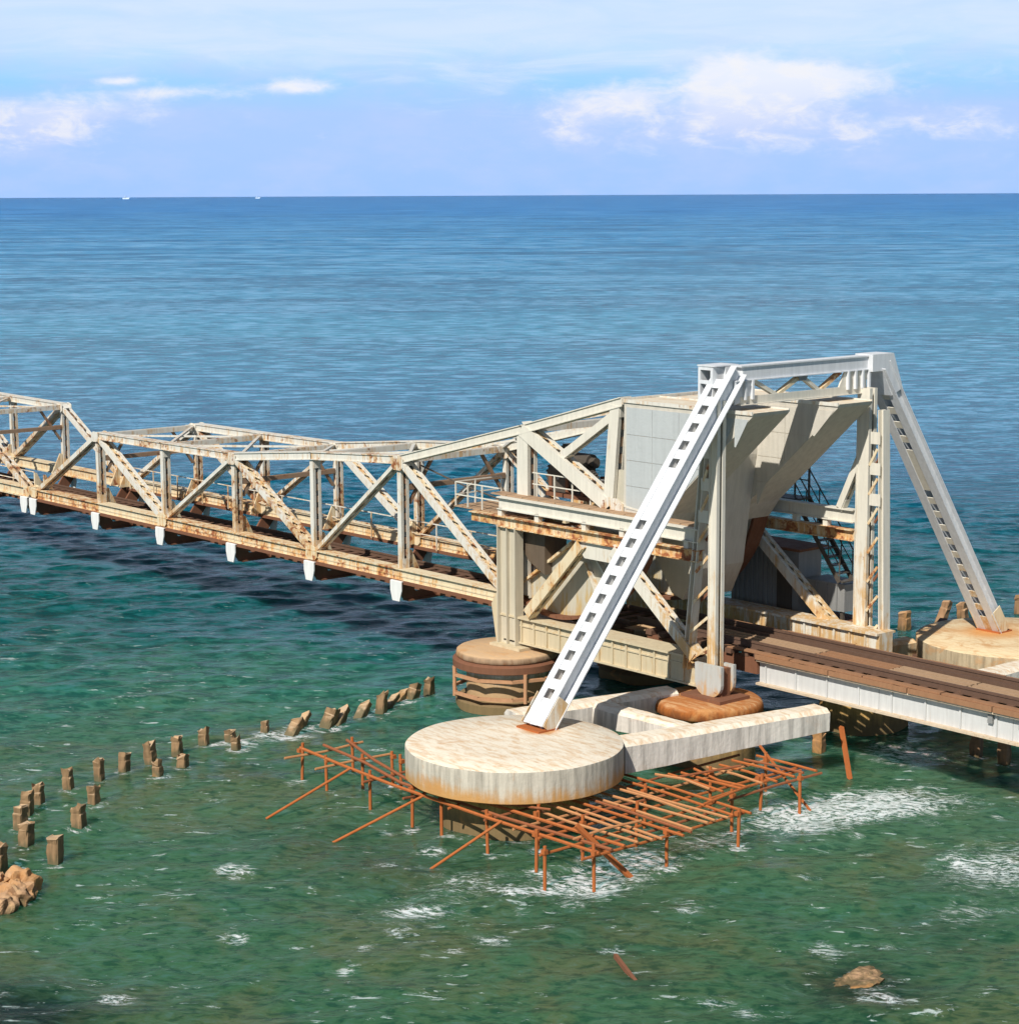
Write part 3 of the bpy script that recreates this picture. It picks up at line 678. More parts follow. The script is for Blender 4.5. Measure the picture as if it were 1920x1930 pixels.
# ---------------------------------------------------------------- track between the tower frames and approach span
appr = empty('approach_span', (16, 2.35, 1.7), 'long pale plate girder span carrying the rusty railway track out to the right', 'bridge span')
AX0, AX1 = 9.95, 40.0
for yg, m_ in ((1.15, M_girder), (3.55, M_girder)):
    n = 7; seg = (AX1-AX0)/n
    for i in range(n):
        x0 = AX0+i*seg; x1 = x0+seg-0.012
        zb0 = 1.88; zb1 = 1.88
        MB().prism([(x0, zb0), (x1, zb1), (x1, 2.50), (x0, 2.50)], yg-0.03, yg+0.03).build('web_plate', m_, appr)
        MB().prism([(x0, zb0-0.06), (x1, zb1-0.06), (x1, zb1), (x0, zb0)], yg-0.20, yg+0.20).build('lower_flange', M_girlow, appr)
        MB().box(x0, x1, yg-0.20, yg+0.20, 2.50, 2.55).build('upper_flange', M_girlow, appr)
    for i in range(26):
        x = AX0+0.25+i*1.12
        zb0 = 1.88
        MB().box(x-0.025, x+0.025, yg-0.075, yg-0.031, zb0+0.003, 2.498).build('stiffener', m_, appr)
for i in range(14):
    x = AX0+0.6+i*2.1; MB().box(x-0.05, x+0.05, 1.19, 3.51, 1.9, 2.4).build('cross_frame', M_rust, appr)
sl = None
for i in range(62):
    x = 5.6+i*0.55
    if sl is None: sl = MB().box(x-0.12, x+0.12, 0.98, 3.85, 2.56, 2.70).build('sleeper', M_sleeper, appr); sx0 = x
    else:
        c = sl.copy(); COL.objects.link(c); c.parent = appr; c.location = (x-sx0+random.uniform(-.02, .02), random.uniform(-.06, .06), 0)
for y in (1.51, 3.19):
    MB().box(4.6, AX1, y-0.035, y+0.035, 2.84, 2.90).box(4.6, AX1, y-0.012, y+0.012, 2.72, 2.84).box(4.6, AX1, y-0.07, y+0.07, 2.70, 2.72).build('rail', M_rail, appr)
for y in (1.80, 2.90):
    MB().box(4.8, AX1, y-0.05, y+0.05, 2.70, 2.80).build('guard_rail', M_rail, appr)
for y0_, y1_ in ((1.98, 2.16), (0.96, 1.16), (3.50, 3.84), (2.26, 2.42), (2.52, 2.70)):
    for i in range(13):
        xa = 6.0+i*2.6
        if xa+2.55 < 9.5 and y0_ < 1: continue
        MB().box(xa, xa+2.55, y0_, y1_, 2.705, 2.745+0.01*(i % 2)).build('walkway_plank', (M_plank if (i+int(y0_*10)) % 3 else M_plank2) if 1.5 < y0_ < 3 else M_plank2, appr)
for i in range(5): MB().box(17.8+i*0.95, 17.95+i*0.95, 1.04, 1.12, 2.22, 2.49).build('inspection_bracket', M_grey, appr)
for i in range(11):
    MB().box(9.95+i*2.7, 12.61+i*2.7, 0.90, 0.975, 2.562, 2.70).build('edge_timber', M_plank2, appr)
for y in (1.15, 3.55): MB().box(5.5, 9.93, y-0.12, y+0.12, 2.1, 2.55).build('stringer', M_rust, appr)

# ---------------------------------------------------------------- piers
def pier(name, cx, cy, r, zt, th, m, mw, label, well=0.8, group=None, wob=0.003, rnd=0.03, rw=None, seed=1):
    t = empty(name, (cx, cy, 0), label, 'pier', group)
    MB().lathe(cx, cy, [(r*0.985, zt-th), (r, zt-th+0.03), (r, zt-0.05-rnd), (r-0.3*rnd, zt-rnd*0.5), (r-rnd, zt), (r*0.5, zt+0.015)], 96, wob, seed).build('cap', m, t, True)
    MB().lathe(cx, cy, [(r*(rw or well), -2.0), (r*well, zt-th+0.0)], 64, wob, seed+4).build('well', mw, t, True)
    return t
pier('pier_disc', 10.3, -8.38, 2.76, 1.90, 0.82, M_disc, M_well, 'wide round cream concrete pier under the foot of the near raking strut', 0.68, 'round strut piers', rw=0.70)
pier('pier_disc', 11.3, 11.35, 3.05, 1.90, 0.62, M_disc2, M_well, 'wide round rust washed pier under the far raking strut at right edge', 0.75, 'round strut piers', seed=5, rw=0.77, wob=0.003)
for (cx, cy, m, lb, sd_) in ((1.15, -0.75, M_cap, 'brown round pier with rusty ring frames under the near front column', 2), (1.15, 5.35, M_cap, 'brown round pier hidden under the far front column', 3)):
    t = pier('column_pier', cx, cy, 1.60, 1.70, 0.22, m, M_beamc, lb, 0.80, 'piers under the tower columns', rnd=0.08, seed=sd_)
    MB().lathe(cx, cy, [(1.66, 1.18), (1.7, 1.20), (1.7, 1.40), (1.62, 1.46)], 64).build('collar', M_rust, t, True)
    for z in (0.98, 0.42):
        b = MB(); N = 10
        for i in range(N):
            a0 = 2*math.pi*i/N; a1 = 2*math.pi*(i+1)/N
            b.beam((cx+1.72*math.cos(a0), cy+1.72*math.sin(a0), z), (cx+1.72*math.cos(a1), cy+1.72*math.sin(a1), z), Zv, 0.09, 0.10, e0=.02, e1=.02)
        b.build('ring_frame', M_band, t)
    for i in range(4):
        a0 = 2*math.pi*(i*0.25+0.14)+0.3
        MB().tube((cx+1.72*math.cos(a0), cy+1.72*math.sin(a0), 0.3), (cx+1.72*math.cos(a0), cy+1.72*math.sin(a0), 1.2), 0.06, 8).build('ring_post', M_band, t)
    MB().lathe(cx, cy, [(1.62, -2), (1.62, 0.16), (1.5, 0.24)], 48).build('wet_footing', M_well, t, True)
pier('column_pier', 9.75, -0.75, 1.52, 1.70, 0.34, M_capo, M_well, 'orange stained round pier under the near main column of the tower', 0.86, 'piers under the tower columns', rnd=0.13, seed=8)
pier('column_pier', 10.3, 5.3, 1.52, 1.70, 0.34, M_capo, M_well, 'orange stained round pier under the far main column of the tower', 0.86, 'piers under the tower columns', rnd=0.13, seed=9)

def cbeam(p0, p1, wd, z0, z1, label, m=M_beamc):
    b = MB(); p0 = V((*p0, (z0+z1)/2)); p1 = V((*p1, (z0+z1)/2)); taper = 0.72
    t = (p1-p0).normalized(); n = Zv.cross(t); L = (p1-p0).length
    h = (z1-z0)/2; ch = 0.13
    prof = [(-wd/2, -h), (wd/2, -h), (wd/2, h-ch), (wd/2-ch, h), (-wd/2+ch, h), (-wd/2, h-ch)]
    N = 10; v0 = len(b.v)
    for i in range(N+1):
        c = p0+t*(L*i/N)
        for (a, z) in prof:
            zz = h-(h-z)*(1-(1-taper)*i/N)
            b.v.append(tuple(c+n*(a+rng.normal()*0.008)+Zv*(zz+rng.normal()*0.006)))
    for i in range(N):
        for k in range(6):
            a = v0+i*6+k; c = v0+i*6+(k+1) % 6; b.f.append((a, a+6, c+6, c))
    b.f.append(tuple(v0+k for k in range(6))); b.f.append(tuple(v0+N*6+k for k in reversed(range(6))))
    o = b.build('concrete_beam', m); recentre(o, (p0.x, p0.y, 0)); tag(o, label, 'beam', 'concrete tie beams between the piers')
    return o
cbeam((11.75, -6.2), (12.95, 0.25), 0.80, 1.05, 1.88, 'long pale concrete beam running from near round pier to under the girder')
cbeam((7.75, -6.3), (8.75, -1.2), 0.72, 1.12, 1.86, 'concrete beam passing behind the foot of the near raking strut')
cbeam((8.55, -3.75), (11.85, -3.75), 0.62, 1.22, 1.84, 'short concrete cross beam in front of the orange stained pier')
cbeam((10.3, 6.30), (13.0, 5.65), 0.55, 1.15, 1.84, 'short rust stained cross beam beyond the track near far column', M_disc2)
cbeam((13.35, 5.2), (13.45, 11.2), 0.75, 1.05, 1.86, 'pale concrete beam in front of the far strut pier, reaching the right edge', M_beamc)
cbeam((8.3, 5.4), (8.9, 9.2), 0.6, 1.1, 1.8, 'far concrete beam joining the far column pier and strut pier', M_disc2)

# ---------------------------------------------------------------- rusty scaffold grid round the near pier
sc = empty('scaffold_grid', (10.5, -8, 0), 'low orange rusty scaffold grid standing in the water around near round pier', 'scaffold')
def sag(a): return a
SH = V((-0.52, 0.46, 0))
ODD = [M_orange, M_orange2, M_orange, M_rust2]
def wob_tube(p0, p1, r, name, m=None):
    m = m or ODD[int(rng.integers(4))]
    p0, p1 = V(p0)+SH, V(p1)+SH; mid = (p0+p1)/2 + V((rng.normal()*.03, rng.normal()*.035, rng.normal()*.03))
    MB().tube(p0, mid, r, 6).tube(mid, p1, r, 6).build(name, m, sc)
zs = 0.88
def zj(): return zs + rng.normal()*0.03
for (y, x0, ym, ye) in ((-11.15, 4.7, -11.35, -11.15), (-10.52, 4.9, -11.08, -10.75), (-9.75, 4.9, -10.80, -10.35)):
    wob_tube((x0, y, zs+0.04), (9.0, ym, zs), 0.042, 'long_bar'); wob_tube((9.0, ym, zs), (16.4, ye, zs-0.02), 0.042, 'long_bar')
for i, y in enumerate(np.arange(-10.0, -6.2, 0.36)):
    x0 = 10.0 + math.sqrt(max(0.05, 2.85**2-(y+8.38)**2))*0.85
    wob_tube((x0, y, zj()), (16.55+rng.normal()*.12, y+rng.normal()*.05, zj()), 0.036, 'long_bar')
for i, y in enumerate(np.arange(-5.9, -2.2, 0.42)):
    wob_tube((12.9+i*0.05, y, zj()), (14.85+rng.normal()*.12+0.06*i, y+rng.normal()*.05, zj()), 0.036, 'long_bar')
for x, y0_, y1_ in ((16.3, -11.6, -6.3), (15.45, -12.1, -6.2), (14.5, -11.3, -2.4), (13.6, -11.3, -2.3), (14.95, -6.0, -2.5), (12.9, -7.0, -2.6), (15.85, -11.2, -6.4), (14.05, -11.2, -6.6), (15.35, -5.8, -2.3), (12.6, -11.35, -9.6), (11.3, -11.4, -10.9), (9.9, -11.7, -10.6), (8.1, -11.6, -9.5), (6.3, -11.8, -9.5), (4.9, -11.8, -9.3)):
    wob_tube((x, y0_, zs-0.09), (x+rng.normal()*.08, y1_, zs-0.07), 0.034, 'cross_bar')
legs = [(4.75, -11.2), (6.0, -11.2), (6.6, -10.5), (5.2, -9.75), (8.0, -11.3), (9.6, -11.2), (10.8, -11.2), (12.6, -11.2), (14.4, -11.3), (15.5, -12.0), (16.3, -11.2), (16.3, -8.9), (16.4, -6.6), (14.6, -8.3), (14.5, -9.9), (13.6, -7.0), (13.6, -4.6), (14.7, -4.0), (15.4, -3.2), (7.4, -9.8), (15.3, -5.6), (13.2, -10.2), (6.9, -9.7), (13.7, -2.6)]
legs = [(x+SH.x, y+SH.y) for x, y in legs]
for (x, y) in legs:
    MB().tube((x, y, -1.5), (x+rng.normal()*.05, y+rng.normal()*.03, zs+0.08+rng.random()*0.14), 0.042, 8).build('leg', M_orange, sc)
    MB().quadbox(V((x, y, zs-0.02)), Xv*0.06, Yv*0.06, Zv*0.05).build('clamp', M_orange, sc)
for k in range(4):      # odd short rods lying across the grid
    x = rng.uniform(12.2, 16); y = rng.uniform(-11, -3.2); a = rng.uniform(-0.5, 2.2); l = rng.uniform(0.5, 1.1)
    wob_tube((x-l*math.cos(a), y-l*math.sin(a), zs+0.05), (x+l*math.cos(a), y+l*math.sin(a), zs+0.07+rng.random()*0.1), 0.03, 'loose_rod')
for (x, y) in ((6.4, -6.9),):
    pst = MB().tube((x, y, -1.5), (x, y, 1.35), 0.07, 8).box(x-0.2, x+0.2, y-0.05, y+0.05, 1.1, 1.2).build('rusty_post', M_orange)
    recentre(pst, (x, y, 0)); tag(pst, 'lone rusty post with a short crosspiece left of the near round pier', 'post')
for (p0, p1, lb) in (((6.65, -13.6, -0.1), (7.3, -11.4, 1.15), 'thin rusty pole slanting into the water, leftmost of the three'),
                     ((9.1, -13.5, -0.25), (10.3, -11.3, 1.1), 'rusty pole slanting into the water, middle of the three'),
                     ((12.4, -13.0, -0.2), (13.2, -11.3, 1.1), 'rusty pole slanting into the water, rightmost of the three')):
    p0 = tuple(V(p0)+SH); p1 = tuple(V(p1)+SH-V((0, 0, 0.2)))
    o = MB().tube(p0, p1, 0.036, 8).build('slanting_pole', M_orange); recentre(o, (p0[0], p0[1], 0)); tag(o, lb, 'pole', 'poles slanting down from the scaffold')
for (p0, p1, w_, lb) in (((15.75, -9.35, -0.2), (14.9, -10.5, 1.25), 0.12, 'thick orange rusty pole leaning on the front corner of the scaffold'),
                         ((13.9, 0.45, -0.2), (12.6, 1.55, 1.0), 0.12, 'orange rusty pole leaning in water below the plate girder'),
                         ((15.0, -2.4, -0.1), (12.9, -2.1, 1.2), 0.06, 'rusty bar tilting off the right end of the scaffold')):
    o = MB().beam(p0, p1, Yv, w_, w_*0.7).build('leaning_pole', M_orange); recentre(o, (p0[0], p0[1], 0)); tag(o, lb, 'pole')

# ---------------------------------------------------------------- piles
def pile(x, y, h, wd, rot, tilt, label, group, broken=0.0, m=M_pile):
    b = MB(); n = 6; wv = wd/2
    ring = [(-wv, -wv), (wv, -wv), (wv, wv), (-wv, wv)]
    ring = [(a*(1-.18), c) for a, c in ring[:0]] + [(-wv, -wv*.8), (-wv*.8, -wv), (wv*.8, -wv), (wv, -wv*.8), (wv, wv*.8), (wv*.8, wv), (-wv*.8, wv), (-wv, wv*.8)]
    hs = [-1.5, 0.0, h*0.35, h*0.62, h*0.70, h*0.95, h]; sc_ = [1, 1, 1.0, 0.98, 0.90, 1.02, 0.88]
    v0 = 0
    for hh, s_ in zip(hs, sc_):
        for (a, c) in ring:
            r = s_*(1+rng.normal()*0.07)
            z = hh + (rng.normal()*0.04 + (a/wv)*broken*0.5 if hh > h*0.9 else 0)
            b.v.append((a*r, c*r, z))
    k = len(ring)
    for i in range(len(hs)-1):
        for j in range(k): b.f.append((i*k+j, i*k+(j+1) % k, (i+1)*k+(j+1) % k, (i+1)*k+j))
    b.f.append(tuple((len(hs)-1)*k+j for j in range(k)))
    o = b.build('broken_pile', m); o.location = (x, y, 0); o.rotation_euler = (tilt[0], tilt[1], rot)
    tag(o, label, 'pile', group)
    return o
G = 'broken concrete piles in the curved row on the left'
words = [
 (4.18, -18.82, .62, .42, 0, 'stump in front of the cluster of three piles near the left edge'),
 (5.82, -18.92, .68, .42, 0, 'front pile nearest the rubble heap, standing apart at far left'),
 (3.83, -17.18, .60, .42, 0, 'second front row pile up from the rubble heap, standing apart'),
 (2.47, -15.99, .62, .40, 0, 'third front row pile from the left, directly before a rear row pile'),
 (2.90, -18.3, .66, .40, 0, 'leftmost pile of the tight cluster of three in the rear row'),
 (2.0, -17.65, .64, .38, 0, 'middle pile of the tight cluster of three in the rear row'),
 (1.45, -17.05, .66, .38, 0, 'right hand pile of the tight cluster of three in the rear row'),
 (0.92, -15.87, .70, .40, 0, 'rear row pile just right of the tight cluster of three'),
 (0.55, -14.75, .70, .38, 0, 'rear row pile directly behind the third front row pile'),
 (0.25, -13.81, .66, .38, 0, 'rear row pile behind and left of the fourth front row pile'),
 (0.05, -12.85, .68, .38, 0, 'rear row pile behind and right of the fourth front row pile'),
 (1.25, -13.35, .60, .38, 0, 'fourth front row pile from the left, between two rear row piles'),
 (1.0, -12.42, .42, .38, 0, 'fifth front row pile from the left, low in the water'),
 (-0.41, -11.72, .62, .36, 0, 'rear row pile just behind the fifth front row pile'),
 (-0.88, -10.54, .46, .38, 0, 'short pile standing alone midway along the row'),
 (0.31, -10.23, .42, .36, 0, 'front pile of the close pair amid light foam'),
 (-0.55, -9.85, .42, .38, 0, 'rear pile of the close pair amid light foam'),
 (-0.69, -8.56, .38, .34, 0, 'small pile standing alone beside foam, last before the leaning stumps'),
 (5.58, -20.24, .72, .42, 0, 'pile cut by the left edge of the photo above the rubble heap'),
]
for i, (x, y, h, wd, k, lb) in enumerate(words):
    pile(x, y, h*rng.uniform(0.72, 0.92), wd*rng.uniform(0.60, 0.76), R_(rng.uniform(20, 34)), (R_(rng.uniform(-3, 3)), R_(rng.uniform(-3, 3))), lb, G, 0.05)
G2 = 'fallen and tilted stumps near the brown pier'
tilted = [(-0.15, -7.95, .42, .36, (-35, 10), 'low leaning stump touching a thin sloping piece, left of centre'),
 (-0.7, -7.25, .44, .26, (-48, 6), 'thin sloping stump right of the low leaning one'),
 (-0.3, -6.55, .46, .42, (-20, 12), 'chunky stump with dark right side standing apart'),
 (-0.3, -6.15, .50, .34, (-50, 0), 'tilted piece resting against the chunky stump'),
 (-0.75, -4.95, .30, .34, (-45, 6), 'small low piece left of the upright one near the brown pier'),
 (-0.6, -4.35, .52, .34, (-4, 4), 'upright narrow stump among low fallen ones near the brown pier'),
 (-0.85, -3.85, .48, .26, (-60, 6), 'flat fallen piece right of the narrow upright stump'),
 (-1.1, -2.75, .50, .36, (-14, 8), 'knobbly stump with black side close to the brown pier'),
 (-1.25, -3.1, .36, .3, (-55, 0), 'small sloping piece at the foot of the knobbly stump'),
 (-1.25, -1.95, .55, .32, (8, 6), 'last stump of the row, against the ring frames of the brown pier')]
for (x, y, h, wd, tl, lb) in tilted:
    pile(x, y, h*0.9, wd*0.82, R_(rng.uniform(10, 30)), (R_(tl[0]), R_(tl[1])), lb, G2, 0.16)
G3 = 'piles in the water behind the tower at right'
for (x, y, h, wd, tl, lb) in [(2.6, 16.9, .62, .36, (3, 4), 'brown pile beyond the track just right of the far tower column'),
     (2.9, 18.6, .85, .30, (-22, 8), 'slanting brown pile left of the far round pier'),
     (3.18, 19.6, .68, .34, (4, -3), 'brown pile behind the far round pier, left of far raking strut'),
     (3.9, 22.1, .75, .36, (3, 2), 'brown pile at right edge behind the far round pier')]:
    pile(x, y, h, wd, R_(5), (R_(tl[0]), R_(tl[1])), lb, G3, 0.08, M_rock)
G4 = 'dark stubs in the shade under the plate girder'
for (x, y, h, lb) in [(14.6, 5.0, .75, 'dark post in the shade under the plate girder, left of two'), (15.6, 4.9, .6, 'dark post in the shade under the plate girder, right of two'), (11.5, 1.9, .55, 'square brown stub in the shade below the long concrete beam end')]:
    pile(x, y, h, .3, 0.2, (0.02, 0.03), lb, G4, 0.05, M_rock)
o = MB().beam((9.2, 9.0, 1.1), (7.0, 13.4, 1.3), Zv, 0.5, 0.25).beam((7.0, 13.2, 1.3), (4.6, 16.6, 0.1), Zv, 0.25, 0.25).build('fallen_timber', M_sleeper)
recentre(o, (7, 13, 0)); tag(o, 'dark fallen timber lying left of the far round pier', 'timber')

def rock(name, cx, cy, cz, rx, ry, rz, seed, m, label, cat='rock'):
    import bmesh
    bm = bmesh.new(); bmesh.ops.create_icosphere(bm, subdivisions=4, radius=1)
    rg = np.random.default_rng(seed); dirs = rg.normal(size=(14, 3)); fr = rg.uniform(2, 7, 14); ph = rg.random(14)*6
    for v_ in bm.verts:
        d = 1 + sum(0.05*math.sin(fr[k]*(v_.co.x*dirs[k, 0]+v_.co.y*dirs[k, 1]+v_.co.z*dirs[k, 2])+ph[k]) for k in range(14))
        v_.co = V((v_.co.x*rx*d, v_.co.y*ry*d, v_.co.z*rz*d))
    me = bpy.data.meshes.new(name); bm.to_mesh(me); bm.free(); me.materials.append(m)
    o = bpy.data.objects.new(name, me); COL.objects.link(o); o.location = (cx, cy, cz); tag(o, label, cat); return o
rock('submerged_rock', 23.1, -10.3, -0.20, 0.55, 0.62, 0.24, 3, M_rock, 'dark rounded rock just breaking the surface near bottom right')
rb = empty('rubble_heap', (7.2, -21, 0), 'heap of brown broken concrete at the left edge below the pile row', 'rubble')
for (x, y, z, a, b_, c, sd_) in ((6.9, -21.2, 0.10, .6, .5, .42, 21), (7.7, -20.9, 0.05, .45, .4, .36, 22), (7.2, -20.5, 0.12, .4, .38, .42, 23), (8.0, -21.4, 0.0, .35, .4, .28, 24), (6.5, -21.9, 0.0, .5, .5, .35, 25)):
    o = rock('chunk', x, y, z, a, b_, c, sd_, M_rock, None); o.parent = rb; o.location = V((x, y, z))-rb.location
    for k in ('label', 'category'):
        if k in o: del o[k]
o = MB().beam((19.35, -13.5, 0.16), (20.5, -13.9, -0.10), Zv, 0.10, 0.07).build('drift_log', M_rust); recentre(o, (19.9, -13.55, 0)); tag(o, 'short rust brown log floating half sunk at lower middle', 'log')

# ---------------------------------------------------------------- far boats
def boat(px, s, label):
    az_ = AZ0 - math.atan((px-960)/3905); d = 14000
    x, y = CAM.x+math.cos(az_)*d, CAM.y+math.sin(az_)*d
    t = empty('ship', (x, y, 0), label, 'ship', 'tiny ships on the horizon'); t.rotation_euler.z = 0
    m, tt, p = mat('boat_hazed'); p.inputs['Base Color'].default_value = (.38, .50, .64, 1)  # white ship faded to grey-blue, distance haze put into the colour
    R2 = Rt; 
    b = MB(); L = 7*s; cs = [(-L, 2.4*s), (-L*.8, 0), (L*.7, 0), (L, 3.0*s)]
    v0 = 0
    for sgn, wdt in ((-1, 1.8*s), (1, 1.8*s)):
        for (a, z) in cs: b.v.append((x+R2.x*a-R2.y*sgn*wdt*(0.3 if abs(a) > L*.9 else 1), y+R2.y*a+R2.x*sgn*wdt*(0.3 if abs(a) > L*.9 else 1), z))
    b.f += [(0, 1, 2, 3), (7, 6, 5, 4), (0, 4, 5, 1), (1, 5, 6, 2), (2, 6, 7, 3), (3, 7, 4, 0)]
    b.build('hull', m, t)
    MB().quadbox(V((x, y, 4.0*s))-R2*2*s, R2*2.0*s, V((-R2.y, R2.x, 0))*1.2*s, Zv*1.6*s).build('cabin', m, t)
    MB().tube((x+R2.x*2*s, y+R2.y*2*s, 2*s), (x+R2.x*2*s, y+R2.y*2*s, 8*s), 0.12*s, 6).build('mast', m, t)
boat(241, 3.6, 'tiny white ship on the horizon, left one')
boat(489, 2.6, 'tiny white ship on the horizon, right one')

# ---------------------------------------------------------------- sea
def axis(lo, hi, step, far):
    a = list(np.arange(lo, hi+1e-6, step)); g = step; x = hi; up_ = []
    while x < far: g *= 1.16; x += g; up_.append(x)
    g = step; x = lo; dn = []
    while x > -far: g *= 1.16; x -= g; dn.append(x)
    return np.array(dn[::-1]+a+up_)
xs_ = axis(-48, 34, 0.17, 45000); ys_ = axis(-30, 42, 0.17, 45000)
nx, ny = len(xs_), len(ys_)
GX, GY = np.meshgrid(xs_, ys_, indexing='ij')
sx_ = np.gradient(xs_)[:, None]; sy_ = np.gradient(ys_)[None, :]; sp = np.maximum(sx_, sy_)
H = np.zeros_like(GX)
base_dir = math.atan2(Fw.y, Fw.x) + math.pi + R_(12)          # swell runs towards the camera side
for lam in [16, 12, 9.3, 7.1, 5.6, 4.3, 3.4, 2.7, 2.2, 1.8, 1.45, 1.2, 1.0, .84, .7, .6]:
    for rep in range(3):
        th = base_dir + rng.normal()*0.55; l = lam*rng.uniform(.88, 1.12); k = 2*math.pi/l
        amp = 0.0062*l**0.62*(0.55 if lam > 4 else 1.0)
        fade = np.clip((l/sp-2.5)/3.0, 0, 1)
        ph = (GX*math.cos(th)+GY*math.sin(th))*k + rng.random()*6.28
        ph = ph + 0.9*np.sin(GX*k*0.13+rep)*np.sin(GY*k*0.11+lam)
        H += fade*amp*(1-2*np.abs(np.sin(ph/2))**1.25 if rep == 0 else np.sin(ph))
verts = np.stack([GX, GY, H], -1).reshape(-1, 3).astype(np.float32)
idx = np.arange(nx*ny).reshape(nx, ny)
q = np.stack([idx[:-1, :-1], idx[1:, :-1], idx[1:, 1:], idx[:-1, 1:]], -1).reshape(-1, 4).astype(np.int32)
me = bpy.data.meshes.new('sea'); me.vertices.add(len(verts)); me.vertices.foreach_set('co', verts.ravel())
me.loops.add(q.size); me.loops.foreach_set('vertex_index', q.ravel())
me.polygons.add(len(q)); me.polygons.foreach_set('loop_start', np.arange(0, q.size, 4, dtype=np.int32)); me.polygons.foreach_set('loop_total', np.full(len(q), 4, dtype=np.int32))
me.polygons.foreach_set('use_smooth', np.ones(len(q), dtype=bool)); me.update(); me.validate()
# where water breaks over shoals and round every pile, leg and pier
wash = np.zeros_like(GX)
for (x, y, r_w, a_w) in [(15.3, -1.6, 1.3, .42), (15.9, -0.4, 1.1, .34), (15.4, -3.4, 1.3, .34), (14.9, -6.2, 1.1, .22), (15.0, -8.6, 1.2, .26), (15.3, -10.6, 1.1, .34), (16.8, 0.9, 1.4, .22),
           (9.2, -16.1, .5, .34), (12.8, 3.6, 1.4, .22), (14.2, 3.4, 1.6, .18), (21.2, -2.8, 1.8, .22), (22.4, -5.8, 1.0, .16), (22.0, -9.6, .6, .10), (14.2, -14.5, 1.8, .10), (0.2, -8.0, .9, .26), (-.2, -9.6, .9, .24), (24.8, -12, 1.6, .08),
           (19, -7, 4, .10), (12, -15, 5, .07), (21, -14, 5, .08), (5, -13, 4, 0.04), (14, -21, 5, 0.07), (13.3, -12.2, 1.2, .16), (20.5, -.6, 2.5, .14)]:
    wash += a_w*np.exp(-((GX-x)**2+(GY-y)**2)/(r_w*r_w))
ringp = [(w_[0], w_[1], 0.22, .30) for w_ in words] + [(t_[0], t_[1]-.15, 0.30, .30) for t_ in tilted] + [(x, y, 0.10, .26) for (x, y) in legs]
ringp += [(10.3, -8.38, 2.0, .16), (1.15, -0.75, 1.66, .22), (9.75, -0.75, 1.35, .2), (11.3, 11.35, 2.9, .22), (23.1, -10.3, .5, .12), (14.6, 5.0, .2, .3), (15.6, 4.9, .2, .3), (7.2, -21.0, .8, .25)]
for (x, y, r_w, a_w) in ringp:
    d_ = np.hypot(GX-x-0.10, GY-y+0.05); wash += 0.85*a_w*np.exp(-((d_-r_w)/0.15)**2)
rs = np.random.default_rng(5)
for k in range(150):          # scattered broken crests over the shallows
    u_, v_ = rs.uniform(-16, 17), rs.uniform(30, 54)
    x = CAM.x + Fw.x/0.988*v_ + Rt.x*u_; y = CAM.y + Fw.y/0.988*v_ + Rt.y*u_
    keep = 1.0 if (x > 12 or y > -12) else 0.6
    L_ = rs.uniform(.18, .6); a_ = rs.uniform(-.5, .25); ca, sa = math.cos(math.atan2(Rt.y, Rt.x)+a_), math.sin(math.atan2(Rt.y, Rt.x)+a_)
    dx_ = (GX-x)*ca+(GY-y)*sa; dy_ = -(GX-x)*sa+(GY-y)*ca
    wash += keep*rs.uniform(.08, .30)*np.exp(-(dx_/L_)**2-(dy_/(0.22+L_*0.25))**2)
dark_patch = np.zeros_like(GX)  # soft dark patches put into the water colour
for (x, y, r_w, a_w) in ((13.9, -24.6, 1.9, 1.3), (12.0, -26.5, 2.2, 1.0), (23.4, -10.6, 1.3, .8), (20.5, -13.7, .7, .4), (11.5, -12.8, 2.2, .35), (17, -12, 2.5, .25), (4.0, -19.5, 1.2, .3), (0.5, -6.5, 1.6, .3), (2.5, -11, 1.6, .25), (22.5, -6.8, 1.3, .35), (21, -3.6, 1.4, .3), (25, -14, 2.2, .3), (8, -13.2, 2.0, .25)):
    dark_patch += a_w*np.exp(-((GX-x)**2+(GY-y)**2)/(r_w*r_w))
for nm, arr in (('wash', wash), ('dark_patch', dark_patch)):
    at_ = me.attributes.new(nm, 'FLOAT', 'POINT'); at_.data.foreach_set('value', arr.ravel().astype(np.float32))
seao = bpy.data.objects.new('sea', me); COL.objects.link(seao); seao['kind'] = 'structure'

m, t, p = mat('sea_water')
g = t.node('ShaderNodeNewGeometry'); pos = g.outputs['Position']
px_, py_, pz_ = t.xyz(pos)
# distance offshore, measured along the way the coast falls off
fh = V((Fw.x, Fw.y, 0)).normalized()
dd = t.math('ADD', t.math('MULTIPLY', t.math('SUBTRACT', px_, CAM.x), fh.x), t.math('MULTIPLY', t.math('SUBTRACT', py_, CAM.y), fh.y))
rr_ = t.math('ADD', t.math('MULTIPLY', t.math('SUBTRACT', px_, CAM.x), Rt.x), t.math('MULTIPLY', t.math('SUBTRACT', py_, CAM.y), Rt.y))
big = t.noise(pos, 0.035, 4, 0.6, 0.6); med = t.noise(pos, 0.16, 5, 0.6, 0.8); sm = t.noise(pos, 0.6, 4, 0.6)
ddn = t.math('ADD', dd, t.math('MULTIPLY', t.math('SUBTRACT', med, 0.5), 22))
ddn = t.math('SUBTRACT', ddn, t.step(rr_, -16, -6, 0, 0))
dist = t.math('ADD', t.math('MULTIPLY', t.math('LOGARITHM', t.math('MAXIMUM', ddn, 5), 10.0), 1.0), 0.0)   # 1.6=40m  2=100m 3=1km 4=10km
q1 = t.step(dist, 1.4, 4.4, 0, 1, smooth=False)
def P(dm): return (math.log10(dm)-1.4)/3.0
